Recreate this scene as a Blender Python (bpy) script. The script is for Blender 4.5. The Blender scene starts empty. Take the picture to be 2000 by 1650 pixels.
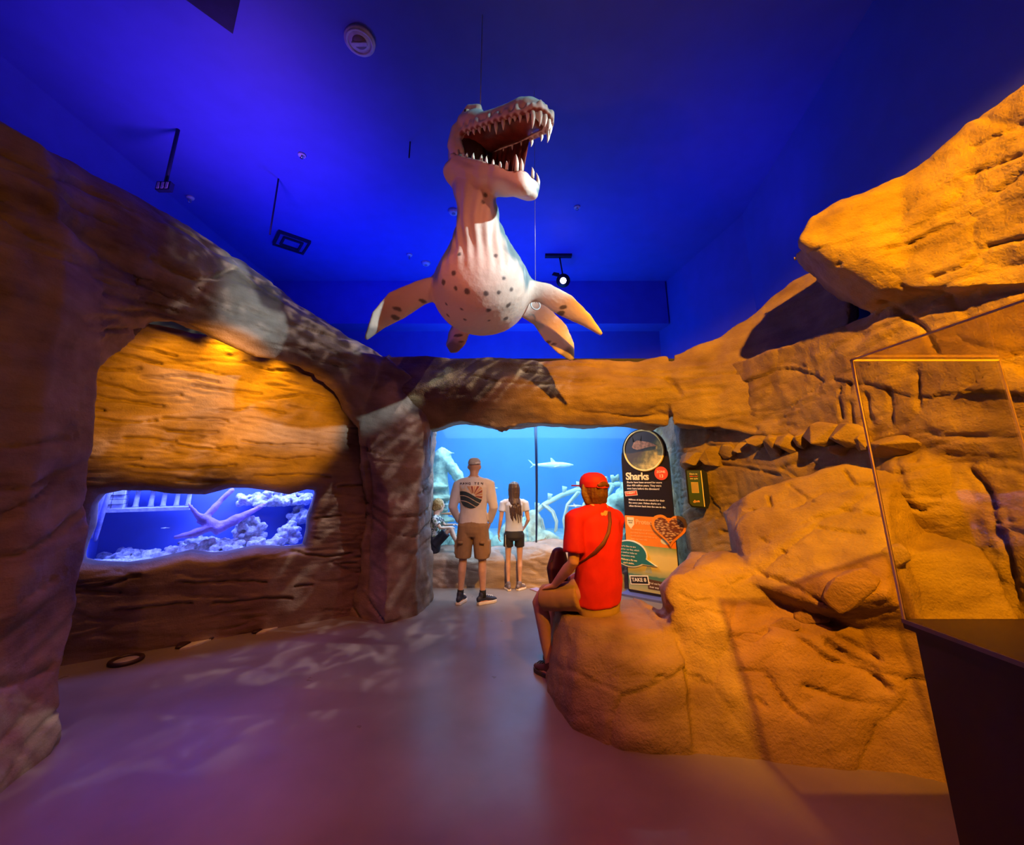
import bpy, bmesh, math, random
import numpy as np
from mathutils import Vector, Matrix
from mathutils.bvhtree import BVHTree
R = random.Random(7)
scn = bpy.context.scene
col = scn.collection

# ------------------------------------------------------------------ camera
FPX, PITCH, CAMZ = 780.0, math.radians(13.2), 1.5
cd = bpy.data.cameras.new('camera'); cam = bpy.data.objects.new('camera', cd); col.objects.link(cam)
cd.sensor_width = 36; cd.lens = FPX/2000*36; cd.shift_y = -76/2000; cd.clip_start = .05
cam.location = (0, 0, CAMZ); cam.rotation_euler = (math.pi/2+PITCH, 0, 0)
scn.camera = cam
scn.view_settings.view_transform = 'Standard'; scn.view_settings.look = 'None'
scn.view_settings.exposure = 0.0; scn.view_settings.gamma = 1.0; scn.view_settings.use_curve_mapping = False
w = bpy.data.worlds.new('world'); scn.world = w; w.use_nodes = True
w.node_tree.nodes['Background'].inputs[0].default_value = (.10, .08, .16, 1)
w.node_tree.nodes['Background'].inputs[1].default_value = .02
scn.cycles.max_bounces = 7; scn.cycles.diffuse_bounces = 3; scn.cycles.glossy_bounces = 3
scn.cycles.transparent_max_bounces = 10; scn.cycles.volume_bounces = 1
scn.cycles.use_denoising = True
scn.cycles.sample_clamp_indirect = 4

def at(px, py, Y):                       # a measured photo point at distance Y, as a world point
    dx, dy = (px-1000)/FPX, (749-py)/FPX
    s = Y/(math.cos(PITCH)-dy*math.sin(PITCH))
    return Vector((dx*s, Y, CAMZ+s*(math.sin(PITCH)+dy*math.cos(PITCH))))
def atz(px, py, z=0.0):                  # the same at height z
    p = at(px, py, 1.0); k = (z-CAMZ)/(p.z-CAMZ)
    return at(px, py, k)

# ------------------------------------------------------------------ lamps of the hall
def lamp(name, kind, loc, target, power, color, **kw):
    l = bpy.data.lights.new(name, kind); l.energy = power; l.color = color
    for k, v in kw.items(): setattr(l, k, v)
    o = bpy.data.objects.new(name, l); col.objects.link(o); o.location = loc
    if target is not None:
        d = Vector(target)-Vector(loc); o.rotation_euler = d.to_track_quat('-Z', 'Y').to_euler()
    return o
rad = math.radians
AMBER = (1, .40, .004)
lamp('amber_spot', 'SPOT', (1.5, -1.0, 4.5), (2.5, 3.2, 2.1), 2700, AMBER, spot_size=rad(60), spot_blend=.55, shadow_soft_size=.05)
lamp('lintel_warm_spot', 'SPOT', (1.2, -.6, 4.7), (.1, 4.9, 2.5), 230, (1, .34, .20), spot_size=rad(36), spot_blend=.8, shadow_soft_size=.05)
lamp('niche_fill', 'SPOT', (-1.0, 2.3, 2.42), (-3.28, 4.02, 2.26), 520, (1, .37, .003), spot_size=rad(34), spot_blend=.6, shadow_soft_size=.05)  # these two spots float without a fixture, added to widen the orange niche light
lamp('niche_fill', 'SPOT', (-0.9, 2.4, 2.36), (-2.58, 4.46, 2.06), 430, (1, .37, .003), spot_size=rad(31), spot_blend=.6, shadow_soft_size=.05)
lamp('visitor_spot', 'SPOT', (.6, 1.5, 4.0), (-.2, 5.6, .85), 190, (1, .88, .86), spot_size=rad(25), spot_blend=.6, shadow_soft_size=.06)
for _x, _y, _Y, _p in ((335, 618, 3.62, 22), (440, 640, 3.96, 48), (545, 690, 4.22, 24)):
    _a = at(_x, _y, _Y); lamp('niche_top_lamp', 'SPOT', _a, _a+Vector((-.16, .26, -.75)), _p, (1, .38, .003), spot_size=rad(95), spot_blend=1, shadow_soft_size=.06)
lamp('pillar_amber_spot', 'SPOT', (-0.8, -1.6, 4.2), (-3.4, 2.0, 1.7), 95, (1, .36, .01), spot_size=rad(58), spot_blend=1, shadow_soft_size=.1)
lamp('model_cool_spot', 'SPOT', (2.95, 1.45, 4.2), (-.05, 3.3, 3.65), 820, (.70, .94, 1), spot_size=rad(27), spot_blend=.3, shadow_soft_size=.04)
lamp('model_head_spot', 'SPOT', (2.6, 1.2, 5.6), (0.05, 2.85, 4.45), 260, (.60, .92, 1), spot_size=rad(20), spot_blend=.5, shadow_soft_size=.04)
lamp('model_warm_spot', 'SPOT', (-1.9, 0.7, 2.3), (-.2, 3.2, 3.7), 70, (1, .27, .17), spot_size=rad(46), spot_blend=.5, shadow_soft_size=.05)
BLUE = (.012, .025, 1)
lamp('blue_flood_purple', 'SPOT', (-3.5, 4.3, 3.9), (-3.6, 4.2, 6.0), 190, (.28, .08, 1), spot_size=rad(120), spot_blend=1, shadow_soft_size=.2)
lamp('blue_flood_left', 'SPOT', (-3.2, 6.4, 3.5), (-2.9, 6.6, 6.0), 260, BLUE, spot_size=rad(135), spot_blend=1, shadow_soft_size=.2)
lamp('blue_flood_near_left', 'SPOT', (-4.6, 2.0, 3.9), (-4.4, 2.2, 6.0), 30, BLUE, spot_size=rad(120), spot_blend=1, shadow_soft_size=.2)
lamp('blue_flood_middle', 'SPOT', (.6, 6.9, 3.4), (.8, 7.4, 6.0), 95, BLUE, spot_size=rad(130), spot_blend=1, shadow_soft_size=.2)
lamp('blue_flood_right', 'SPOT', (3.1, 4.9, 3.9), (2.7, 4.9, 6.0), 55, BLUE, spot_size=rad(120), spot_blend=1, shadow_soft_size=.2)
lamp('blue_flood_back', 'AREA', (-.8, 6.7, 3.4), (-.6, 9.0, 4.6), 60, BLUE, size=2.2)
lamp('floor_purple_spot', 'SPOT', (-2.0, 1.2, 5.6), (-1.75, 2.35, 0), 330, (.30, .14, 1), spot_size=rad(22), spot_blend=1, shadow_soft_size=.1)
lamp('floor_red_spot', 'SPOT', (-.3, .4, 5.6), (-.4, 2.9, 0), 520, (1, .20, .13), spot_size=rad(60), spot_blend=1, shadow_soft_size=.2)
lamp('board_spot', 'SPOT', (1.35, 5.3, 2.75), (1.8, 5.75, 1.0), 120, (1, .84, .68), spot_size=rad(90), spot_blend=1, shadow_soft_size=.05)
lamp('alcove_light', 'AREA', (0.35, 5.35, 2.8), (0.25, 5.8, 0), 165, (1, .93, .93), size=.6)
g = lamp('ripple_projector', 'SPOT', (2.5, 3.9, 5.7), (-1.55, 4.35, 1.6), 1200, (1, .88, .80), spot_size=rad(40), spot_blend=.6, shadow_soft_size=.02)
g.data.use_nodes = True
nt = g.data.node_tree; em = nt.nodes['Emission']
tc = nt.nodes.new('ShaderNodeTexCoord'); mp = nt.nodes.new('ShaderNodeMapping'); mp.inputs['Scale'].default_value = (17, 26, 17)
nz = nt.nodes.new('ShaderNodeTexNoise'); nz.inputs['Scale'].default_value = 1.3; nz.inputs['Detail'].default_value = 2; nz.inputs['Distortion'].default_value = 1.2
rp = nt.nodes.new('ShaderNodeValToRGB'); e = rp.color_ramp.elements
e[0].position = .50; e[0].color = (.07, .07, .07, 1); e[1].position = .74; e[1].color = (1, 1, 1, 1)
nt.links.new(tc.outputs['Normal'], mp.inputs[0]); nt.links.new(mp.outputs[0], nz.inputs['Vector'])
nt.links.new(nz.outputs[0], rp.inputs[0]); nt.links.new(rp.outputs[0], em.inputs['Strength'])
g2 = bpy.data.objects.new('ripple_projector', g.data.copy()); col.objects.link(g2); g2.location = (.3, 1.9, 5.8); g2.data.energy = 620; g2.data.spot_size = rad(30)
g2.rotation_euler = (Vector((-2.45, 3.9, 3.45))-g2.location).to_track_quat('-Z', 'Y').to_euler()
# lamps above the water of the two tanks
lamp('aquarium_lamp_front', 'AREA', (0.3, 7.5, 3.05), (0.3, 9.4, 0), 260, (.30, .68, .95), size=3.4)
lamp('aquarium_lamp_back', 'AREA', (0.3, 9.0, 3.05), (0.3, 9.6, 0), 170, (.22, .52, .95), size=3.4)
lamp('aquarium_front_strip', 'AREA', (0.3, 6.75, 3.05), (0.3, 6.6, 0), 60, (.55, .80, 1), shape='RECTANGLE', size=3.6, size_y=.2)
lamp('fish_tank_lamp', 'AREA', (-3.0, 4.75, 1.62), (-2.95, 4.7, 0), 60, (.16, .22, 1), shape='RECTANGLE', size=1.4, size_y=.3).rotation_euler = (0, 0, math.atan2(-1.28, -1.99))

# ------------------------------------------------------------------ noise in numpy
_p = np.random.RandomState(3).permutation(256); _p = np.concatenate([_p, _p, _p])
_g = np.random.RandomState(4).normal(size=(256, 3)); _g /= np.linalg.norm(_g, axis=1)[:, None]
def pnoise(X):
    X = np.asarray(X, float); i = np.floor(X).astype(int); f = X-i; i &= 255
    u = f*f*f*(f*(f*6-15)+10); out = 0
    for a in (0, 1):
        wa = u[:, 0] if a else 1-u[:, 0]
        for b in (0, 1):
            wb = u[:, 1] if b else 1-u[:, 1]
            for c in (0, 1):
                wc = u[:, 2] if c else 1-u[:, 2]
                h = _p[_p[_p[i[:, 0]+a]+i[:, 1]+b]+i[:, 2]+c]
                out = out + wa*wb*wc*((_g[h]*(f-np.array([a, b, c]))).sum(1))
    return out*1.5
def fbm(X, o=4):
    s = 0; a = .5
    for k in range(o): s = s + a*pnoise(X*(2**k)+17.3*k); a *= .5
    return s

# ------------------------------------------------------------------ mesh helpers
def mkmesh(name, V, F, mat=None, smooth=True):
    m = bpy.data.meshes.new(name)
    m.from_pydata([tuple(v) for v in V], [], [tuple(int(i) for i in f) for f in F])
    if mat: m.materials.append(mat)
    if smooth: m.polygons.foreach_set('use_smooth', [True]*len(m.polygons))
    m.update(); return m
def obj(name, me, parent=None, label=None, cat=None, group=None, kind=None):
    o = bpy.data.objects.new(name, me); col.objects.link(o)
    if parent: o.parent = parent
    if label: o['label'] = label
    if cat: o['category'] = cat
    if group: o['group'] = group
    if kind: o['kind'] = kind
    return o
def empty(name, loc, label, cat, rz=0, group=None):
    o = obj(name, None, None, label, cat, group); o.location = loc; o.rotation_euler = (0, 0, rz)
    o.empty_display_size = .1; return o
def part(name, V, F, mat, parent, smooth=True, label=None):
    return obj(name, mkmesh(name, V, F, mat, smooth), parent, label)
def copy_tree(o, parent=None):
    c = o.copy(); col.objects.link(c); c.parent = parent
    for ch in list(o.children): copy_tree(ch, c)
    return c

class G:                                   # collects geometry
    def __init__(s): s.V = []; s.F = []
    def add(s, V, F):
        b = len(s.V); s.V += [Vector(v) for v in V]; s.F += [tuple(i+b for i in f) for f in F]; return s
    def box(s, a, b):
        x0, y0, z0 = a; x1, y1, z1 = b
        return s.add([(x0,y0,z0),(x1,y0,z0),(x1,y1,z0),(x0,y1,z0),(x0,y0,z1),(x1,y0,z1),(x1,y1,z1),(x0,y1,z1)],
                     [(0,3,2,1),(4,5,6,7),(0,1,5,4),(1,2,6,5),(2,3,7,6),(3,0,4,7)])
    def prism(s, poly, z0, z1, M=None):     # polygon in xy, extruded along z
        n = len(poly); V = [(x, y, z0) for x, y in poly]+[(x, y, z1) for x, y in poly]
        if M is not None: V = [M @ Vector(v) for v in V]
        return s.add(V, [tuple(range(n-1, -1, -1)), tuple(range(n, 2*n))]+[(i, (i+1) % n, n+(i+1) % n, n+i) for i in range(n)])
    def hull(s, pts):
        bm = bmesh.new()
        for p in pts: bm.verts.new(p)
        r = bmesh.ops.convex_hull(bm, input=bm.verts)
        for v in [v for v in bm.verts if not v.link_faces]: bm.verts.remove(v)
        bm.verts.index_update(); bm.normal_update()
        s.add([v.co.copy() for v in bm.verts], [tuple(v.index for v in f.verts) for f in bm.faces]); bm.free(); return s
    def loft(s, secs, side=(1, 0, 0), n=16, dome=True, closed=True, shape=None):
        # secs: (point, rx, ry); rx lies along side, ry across it
        P = [Vector(q[0]) for q in secs]; rr = [(q[1], q[2] if len(q) > 2 else q[1]) for q in secs]
        if dome:
            t0 = (P[0]-P[1]).normalized(); t1 = (P[-1]-P[-2]).normalized(); A = []; B = []
            for a in (80, 55, 28):
                c, d = math.cos(rad(a)), math.sin(rad(a)); m0 = min(rr[0]); m1 = min(rr[-1])
                A.append((P[0]+t0*d*m0, (rr[0][0]*c, rr[0][1]*c)))
                B.append((P[-1]+t1*d*m1, (rr[-1][0]*c, rr[-1][1]*c)))
            P = [a[0] for a in A]+P+[b[0] for b in reversed(B)]; rr = [a[1] for a in A]+rr+[b[1] for b in reversed(B)]
        V = []; m = len(P); side = Vector(side)
        for i in range(m):
            t = (P[min(i+1, m-1)]-P[max(i-1, 0)]).normalized()
            x = side-t*side.dot(t)
            if x.length < 1e-4: x = t.orthogonal()
            x.normalize(); y = t.cross(x)
            for k in range(n):
                a = 2*math.pi*k/n; c, d = math.cos(a), math.sin(a)
                V.append(P[i]+x*(c*rr[i][0])+y*(d*rr[i][1]))
        F = [(i*n+k, i*n+(k+1) % n, (i+1)*n+(k+1) % n, (i+1)*n+k) for i in range(m-1) for k in range(n)]
        if closed: F += [tuple(range(n-1, -1, -1)), tuple((m-1)*n+k for k in range(n))]
        return s.add(V, F)
    def ball(s, c, r, n=12, m=8):
        if not hasattr(r, '__len__'): r = (r, r, r)
        c = Vector(c); V = [c+Vector((0, 0, r[2]))]; F = []
        for j in range(1, m):
            for k in range(n):
                a, b = math.pi*j/m, 2*math.pi*k/n
                V.append(c+Vector((r[0]*math.sin(a)*math.cos(b), r[1]*math.sin(a)*math.sin(b), r[2]*math.cos(a))))
        V.append(c-Vector((0, 0, r[2])))
        for k in range(n): F.append((0, 1+k, 1+(k+1) % n)); F.append((len(V)-1, 1+(m-2)*n+(k+1) % n, 1+(m-2)*n+k))
        for j in range(m-2):
            for k in range(n): F.append((1+j*n+k, 1+(j+1)*n+k, 1+(j+1)*n+(k+1) % n, 1+j*n+(k+1) % n))
        return s.add(V, F)
    def disc(s, c, nrm, r, h, n=32, r2=None):      # short cylinder / cone standing on c along nrm
        c = Vector(c); nrm = Vector(nrm).normalized(); x = nrm.orthogonal().normalized(); y = nrm.cross(x); r2 = r if r2 is None else r2
        V = [c+x*(math.cos(2*math.pi*k/n)*q)+y*(math.sin(2*math.pi*k/n)*q)+nrm*d for q, d in ((r, 0), (r2, h)) for k in range(n)]
        return s.add(V, [tuple(range(n-1, -1, -1)), tuple(range(n, 2*n))]+[(i, (i+1) % n, n+(i+1) % n, n+i) for i in range(n)])
    def ring(s, c, nrm, r, t, n=40, m=8, ref=None):
        c = Vector(c); nrm = Vector(nrm).normalized(); x = Vector(ref).normalized() if ref else nrm.orthogonal().normalized(); y = nrm.cross(x); V = []
        for k in range(n):
            a = 2*math.pi*k/n; d = x*math.cos(a)+y*math.sin(a)
            for j in range(m):
                b = 2*math.pi*j/m; V.append(c+d*(r+t*math.cos(b))+nrm*(t*math.sin(b)))
        return s.add(V, [(k*m+j, ((k+1) % n)*m+j, ((k+1) % n)*m+(j+1) % m, k*m+(j+1) % m) for k in range(n) for j in range(m)])
    def build(s, name, mat, parent=None, smooth=True, **kw):
        return obj(name, mkmesh(name, s.V, s.F, mat, smooth), parent, **kw)

def remesh(g, voxel, smooth=4, fac=.6):      # union of closed shapes -> one continuous skin; returns V, F arrays
    me = mkmesh('tmp', g.V, g.F); o = bpy.data.objects.new('tmp', me); col.objects.link(o)
    md = o.modifiers.new('r', 'REMESH'); md.mode = 'VOXEL'; md.voxel_size = voxel
    if smooth:
        ms = o.modifiers.new('s', 'SMOOTH'); ms.iterations = smooth; ms.factor = fac
    dg = bpy.context.evaluated_depsgraph_get(); ev = o.evaluated_get(dg); m2 = ev.to_mesh()
    V = np.empty(len(m2.vertices)*3); m2.vertices.foreach_get('co', V); V = V.reshape(-1, 3)
    N = np.empty(len(m2.vertices)*3); m2.vertices.foreach_get('normal', N); N = N.reshape(-1, 3)
    F = [tuple(p.vertices) for p in m2.polygons]
    ev.to_mesh_clear(); bpy.data.objects.remove(o); bpy.data.meshes.remove(me)
    return V.copy(), F, N.copy()
def normals(V, F):
    N = np.zeros_like(V)
    Q = np.array([f if len(f) == 4 else (f[0], f[1], f[2], f[2]) for f in F])
    n = np.cross(V[Q[:, 2]]-V[Q[:, 0]], V[Q[:, 3]]-V[Q[:, 1]])
    for k in range(4): np.add.at(N, Q[:, k], n)
    return N/np.maximum(np.linalg.norm(N, axis=1), 1e-9)[:, None]

EYE = Vector((0, 0, CAMZ))
def spread(a, b, d):
    n = max(1, int((b-a).length/d)); return [a.lerp(b, k/n) for k in range(n)]
def trace(bvh, pl, step=.012):               # a crack line measured in the photo, laid onto the rock it runs over
    pts = []
    for px, py in pl:
        h = bvh.ray_cast(EYE, (at(px, py, 1.0)-EYE).normalized())
        if h[0] is not None: pts.append(h[0])
    out = []
    for a, b in zip(pts, pts[1:]):
        if (a-b).length < .7: out += spread(a, b, step)
    return np.array([tuple(p) for p in out]) if out else None
def carve(V, N, line, width, depth):
    if line is None: return
    lo, hi = line.min(0)-3*width, line.max(0)+3*width
    idx = np.where(((V > lo) & (V < hi)).all(1))[0]
    if not len(idx): return
    jit = .35*width*pnoise(V[idx]*14)
    for c in range(0, len(idx), 4000):
        ii = idx[c:c+4000]
        d = np.sqrt(((V[ii][:, None, :]-line[None])**2).sum(2).min(1))+jit[c:c+4000]
        V[ii] -= N[ii]*(depth*np.exp(-(np.maximum(d, 0)/width)**2))[:, None]
def rockify(V, F, N, amp=.05, strata=.03, crack=.035, tilt=(0, 0), cracks=(), grooves=(), scale=1.0, bias=0, plates=None):
    X = V*scale
    lay = X[:, 2]+tilt[0]*X[:, 0]+tilt[1]*X[:, 1]
    bvh = BVHTree.FromPolygons([tuple(v) for v in V], F) if cracks or grooves else None
    lines = [(trace(bvh, c[0]), c[1], c[2]) for c in list(cracks)+list(grooves)]
    d = amp*fbm(X*1.6+bias, 4)
    S = np.stack([X[:, 0]*.9, X[:, 1]*.9, lay*6], 1)
    n1 = fbm(S+5.1, 3); d += strata*n1
    C = np.stack([X[:, 0]*.7, X[:, 1]*.7, lay*4.2], 1)
    c = pnoise(C+31.7)+.35*pnoise(C*3+3.3)
    mask = np.clip(pnoise(X*1.1+9.2)*2.2+.55, 0, 1)
    d -= crack*np.exp(-(c/.07)**2)*mask
    d += .012*fbm(X*7+2.2, 3)
    if plates:
        n, pa, an = plates; q = np.random.RandomState(int(bias*10)+5); lo, hi = V.min(0), V.max(0)
        S0 = lo+(hi-lo)*q.rand(n, 3); off = q.randn(n)*pa; A = np.array(an); Y = (V+.10*np.stack([fbm(V*2.2+7, 3), fbm(V*2.2+17, 3), fbm(V*2.2+27, 3)], 1))*A; S1 = S0*A
        for c in range(0, len(V), 20000):
            D = ((Y[c:c+20000, None]-S1[None])**2).sum(2); ii = np.argsort(D, 1)[:, :2]; f1 = np.sqrt(D[np.arange(len(D)), ii[:, 0]]); f2 = np.sqrt(D[np.arange(len(D)), ii[:, 1]])
            d[c:c+20000] += off[ii[:, 0]]-.010*np.exp(-((f2-f1)/.03)**2)
    V = V+N*d[:, None]
    N2 = normals(V, F)
    for ln, wd, dp in lines: carve(V, N2, ln, wd, dp)
    return V

# ------------------------------------------------------------------ materials
MATS = {}
def nodes(name):
    m = bpy.data.materials.new(name); m.use_nodes = True; t = m.node_tree
    return m, t, t.nodes['Principled BSDF'], t.nodes.new, t.links.new
def plain(name, c, rough=.6, metal=0, spec=.5, var=.12, vs=14, bump=0, bs=60, emit=None, es=0, coat=0):
    if name in MATS: return MATS[name]
    m, t, b, N, L = nodes(name)
    b.inputs['Roughness'].default_value = rough; b.inputs['Metallic'].default_value = metal
    b.inputs['Specular IOR Level'].default_value = spec; b.inputs['Coat Weight'].default_value = coat
    co = N('ShaderNodeTexCoord')
    nz = N('ShaderNodeTexNoise'); nz.inputs['Scale'].default_value = vs; nz.inputs['Detail'].default_value = 4
    L(co.outputs['Object'], nz.inputs['Vector'])
    r = N('ShaderNodeValToRGB'); e = r.color_ramp.elements
    e[0].position = .3; e[1].position = .7
    e[0].color = tuple(v*(1-var) for v in c)+(1,); e[1].color = tuple(min(1, v*(1+var)) for v in c)+(1,)
    L(nz.outputs[0], r.inputs[0]); L(r.outputs[0], b.inputs['Base Color'])
    if bump:
        n2 = N('ShaderNodeTexNoise'); n2.inputs['Scale'].default_value = bs; n2.inputs['Detail'].default_value = 3
        L(co.outputs['Object'], n2.inputs['Vector'])
        bp = N('ShaderNodeBump'); bp.inputs['Strength'].default_value = bump; bp.inputs['Distance'].default_value = .01
        L(n2.outputs[0], bp.inputs['Height']); L(bp.outputs[0], b.inputs['Normal'])
    if emit: b.inputs['Emission Color'].default_value = tuple(emit)+(1,); b.inputs['Emission Strength'].default_value = es
    MATS[name] = m; return m
def rockmat(name, lo, hi, tilt=(0, 0, 0), rough=.62, grain=1.0, spec=.35, strata=1.0):
    m, t, b, N, L = nodes(name)
    geo = N('ShaderNodeNewGeometry')
    mp = N('ShaderNodeMapping'); mp.inputs['Rotation'].default_value = tilt; mp.inputs['Scale'].default_value = (1.1, 1.1, 2+6*strata)
    L(geo.outputs['Position'], mp.inputs[0])
    n1 = N('ShaderNodeTexNoise'); n1.inputs['Scale'].default_value = 1.4; n1.inputs['Detail'].default_value = 7; n1.inputs['Roughness'].default_value = .62
    L(mp.outputs[0], n1.inputs['Vector'])
    n2 = N('ShaderNodeTexNoise'); n2.inputs['Scale'].default_value = 3.2; n2.inputs['Detail'].default_value = 6
    L(geo.outputs['Position'], n2.inputs['Vector'])
    n3 = N('ShaderNodeTexNoise'); n3.inputs['Scale'].default_value = 70; n3.inputs['Detail'].default_value = 4
    L(geo.outputs['Position'], n3.inputs['Vector'])
    mx = N('ShaderNodeMath'); mx.operation = 'ADD'; L(n1.outputs[0], mx.inputs[0]); L(n2.outputs[0], mx.inputs[1])
    mh = N('ShaderNodeMath'); mh.operation = 'MULTIPLY'; mh.inputs[1].default_value = .5; L(mx.outputs[0], mh.inputs[0])
    r = N('ShaderNodeValToRGB'); e = r.color_ramp.elements
    e[0].position = .36; e[0].color = tuple(lo)+(1,); e[1].position = .64; e[1].color = tuple(hi)+(1,)
    L(mh.outputs[0], r.inputs[0]); L(r.outputs[0], b.inputs['Base Color'])
    b.inputs['Roughness'].default_value = rough; b.inputs['Specular IOR Level'].default_value = spec
    b1 = N('ShaderNodeBump'); b1.inputs['Strength'].default_value = .25+.25*strata; b1.inputs['Distance'].default_value = .03; L(n1.outputs[0], b1.inputs['Height'])
    b2 = N('ShaderNodeBump'); b2.inputs['Strength'].default_value = .35*grain; b2.inputs['Distance'].default_value = .008
    L(n3.outputs[0], b2.inputs['Height']); 
    n4 = N('ShaderNodeTexNoise'); n4.inputs['Scale'].default_value = 11; n4.inputs['Detail'].default_value = 8; n4.inputs['Roughness'].default_value = .65; L(geo.outputs['Position'], n4.inputs['Vector'])
    b3 = N('ShaderNodeBump'); b3.inputs['Strength'].default_value = .16+.16*grain; b3.inputs['Distance'].default_value = .03; L(n4.outputs[0], b3.inputs['Height']); L(b1.outputs[0], b3.inputs['Normal'])
    L(b3.outputs[0], b2.inputs['Normal']); L(b2.outputs[0], b.inputs['Normal'])
    return m
def attrmat(name, rough=.45, spec=.5, bump=.15, bs=40, aniso=(1, 1, 1)):
    m, t, b, N, L = nodes(name)
    a = N('ShaderNodeAttribute'); a.attribute_name = 'Col'; L(a.outputs['Color'], b.inputs['Base Color'])
    b.inputs['Roughness'].default_value = rough; b.inputs['Specular IOR Level'].default_value = spec
    co = N('ShaderNodeTexCoord'); mp = N('ShaderNodeMapping'); mp.inputs['Scale'].default_value = aniso; L(co.outputs['Object'], mp.inputs[0])
    n = N('ShaderNodeTexNoise'); n.inputs['Scale'].default_value = bs; L(mp.outputs[0], n.inputs['Vector'])
    bp = N('ShaderNodeBump'); bp.inputs['Strength'].default_value = bump; bp.inputs['Distance'].default_value = .01
    L(n.outputs[0], bp.inputs['Height']); L(bp.outputs[0], b.inputs['Normal']); return m
def setcol(me, C):
    a = me.color_attributes.new('Col', 'FLOAT_COLOR', 'POINT')
    a.data.foreach_set('color', np.concatenate([C, np.ones((len(C), 1))], 1).ravel())
def glass(name, tint=(1, 1, 1), rough=.0, fr=1.45, mx=1.0):
    m = bpy.data.materials.new(name); m.use_nodes = True; t = m.node_tree; t.nodes.clear()
    o = t.nodes.new('ShaderNodeOutputMaterial'); a = t.nodes.new('ShaderNodeBsdfTransparent'); a.inputs[0].default_value = tuple(tint)+(1,)
    gl = t.nodes.new('ShaderNodeBsdfGlossy'); gl.inputs['Roughness'].default_value = rough
    f = t.nodes.new('ShaderNodeFresnel'); f.inputs[0].default_value = fr
    mm = t.nodes.new('ShaderNodeMath'); mm.operation = 'MULTIPLY'; mm.inputs[1].default_value = mx; t.links.new(f.outputs[0], mm.inputs[0])
    mix = t.nodes.new('ShaderNodeMixShader'); t.links.new(mm.outputs[0], mix.inputs[0]); t.links.new(a.outputs[0], mix.inputs[1]); t.links.new(gl.outputs[0], mix.inputs[2])
    t.links.new(mix.outputs[0], o.inputs[0]); return m

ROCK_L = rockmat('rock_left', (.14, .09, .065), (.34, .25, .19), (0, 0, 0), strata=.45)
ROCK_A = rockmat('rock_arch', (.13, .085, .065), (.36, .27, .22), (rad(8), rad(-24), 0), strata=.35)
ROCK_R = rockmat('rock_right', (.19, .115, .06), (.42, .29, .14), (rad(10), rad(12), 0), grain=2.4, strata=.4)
ROCK_P = rockmat('rock_ledge', (.22, .17, .14), (.46, .38, .34))
ROCK_S = plain('rock_stone', (.42, .30, .16), .62, var=.25, vs=9, bump=.5, bs=40)
BLUEWALL = plain('blue_paint', (.10, .13, .62), .55, var=.05, vs=3)
BLACKM = plain('black_metal', (.015, .015, .018), .4)
WHITEP = plain('white_plastic', (.75, .72, .72), .4)
SKIN = plain('skin', (.56, .33, .24), .5, var=.08, vs=20)
SKIN2 = plain('pale_skin', (.72, .50, .42), .5, var=.08, vs=20)
exec_order = 'structure first'

# ------------------------------------------------------------------ room shell
HC = 6.0
def floor():
    m, t, b, N, L = nodes('polished_concrete')
    geo = N('ShaderNodeNewGeometry')
    n = N('ShaderNodeTexNoise'); n.inputs['Scale'].default_value = 1.1; n.inputs['Detail'].default_value = 7; L(geo.outputs['Position'], n.inputs['Vector'])
    r = N('ShaderNodeValToRGB'); e = r.color_ramp.elements; e[0].position = .35; e[0].color = (.18, .145, .14, 1); e[1].position = .7; e[1].color = (.29, .24, .23, 1)
    L(n.outputs[0], r.inputs[0]); L(r.outputs[0], b.inputs['Base Color'])
    n2 = N('ShaderNodeTexNoise'); n2.inputs['Scale'].default_value = 5; n2.inputs['Detail'].default_value = 5; L(geo.outputs['Position'], n2.inputs['Vector'])
    mr = N('ShaderNodeMapRange'); mr.inputs[3].default_value = .22; mr.inputs[4].default_value = .42; L(n2.outputs[0], mr.inputs[0]); L(mr.outputs[0], b.inputs['Roughness'])
    b.inputs['Specular IOR Level'].default_value = .3
    bp = N('ShaderNodeBump'); bp.inputs['Strength'].default_value = .06; bp.inputs['Distance'].default_value = .01; L(n2.outputs[0], bp.inputs['Height']); L(bp.outputs[0], b.inputs['Normal'])
    G().box((-7, -5, -.2), (6, 10.6, 0)).build('floor', m, smooth=False, kind='structure')
floor()
G().box((-7, -5, HC), (6, 10, HC+.2)).build('ceiling', BLUEWALL, smooth=False, kind='structure')
G().box((-7, 9.1, 3.3), (6, 9.3, HC)).build('wall_back', BLUEWALL, smooth=False, kind='structure')
G().box((-7, -5.2, 0), (6, -5, HC)).build('wall_front', BLUEWALL, smooth=False, kind='structure')
G().box((-5.8, -5, 0), (-5.6, 9.1, HC)).build('wall_left', BLUEWALL, smooth=False, kind='structure')
wr = G()
pl = [(3.55, 9.1), (4.06, 6.18), (3.5, 2.9), (3.3, 1.2), (3.3, -5)]
for a, b in zip(pl, pl[1:]): wr.prism([a, b, (b[0]+.25, b[1]), (a[0]+.25, a[1])][::-1], 0, HC)
wr.build('wall_right', BLUEWALL, smooth=False, kind='structure')
G().box((-5.6, 8.6, 4.93), (3.6, 9.1, HC)).build('trim_1', BLUEWALL, smooth=False, kind='structure')
G().prism([(-2.62, 2.9), (-3.35, 2.0), (-2.6, 1.1), (-1.75, 1.95)][::-1], 5.55, HC).build('trim_2', plain('dark_blue_paint', (.03, .035, .12), .6), smooth=False, kind='structure')

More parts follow.
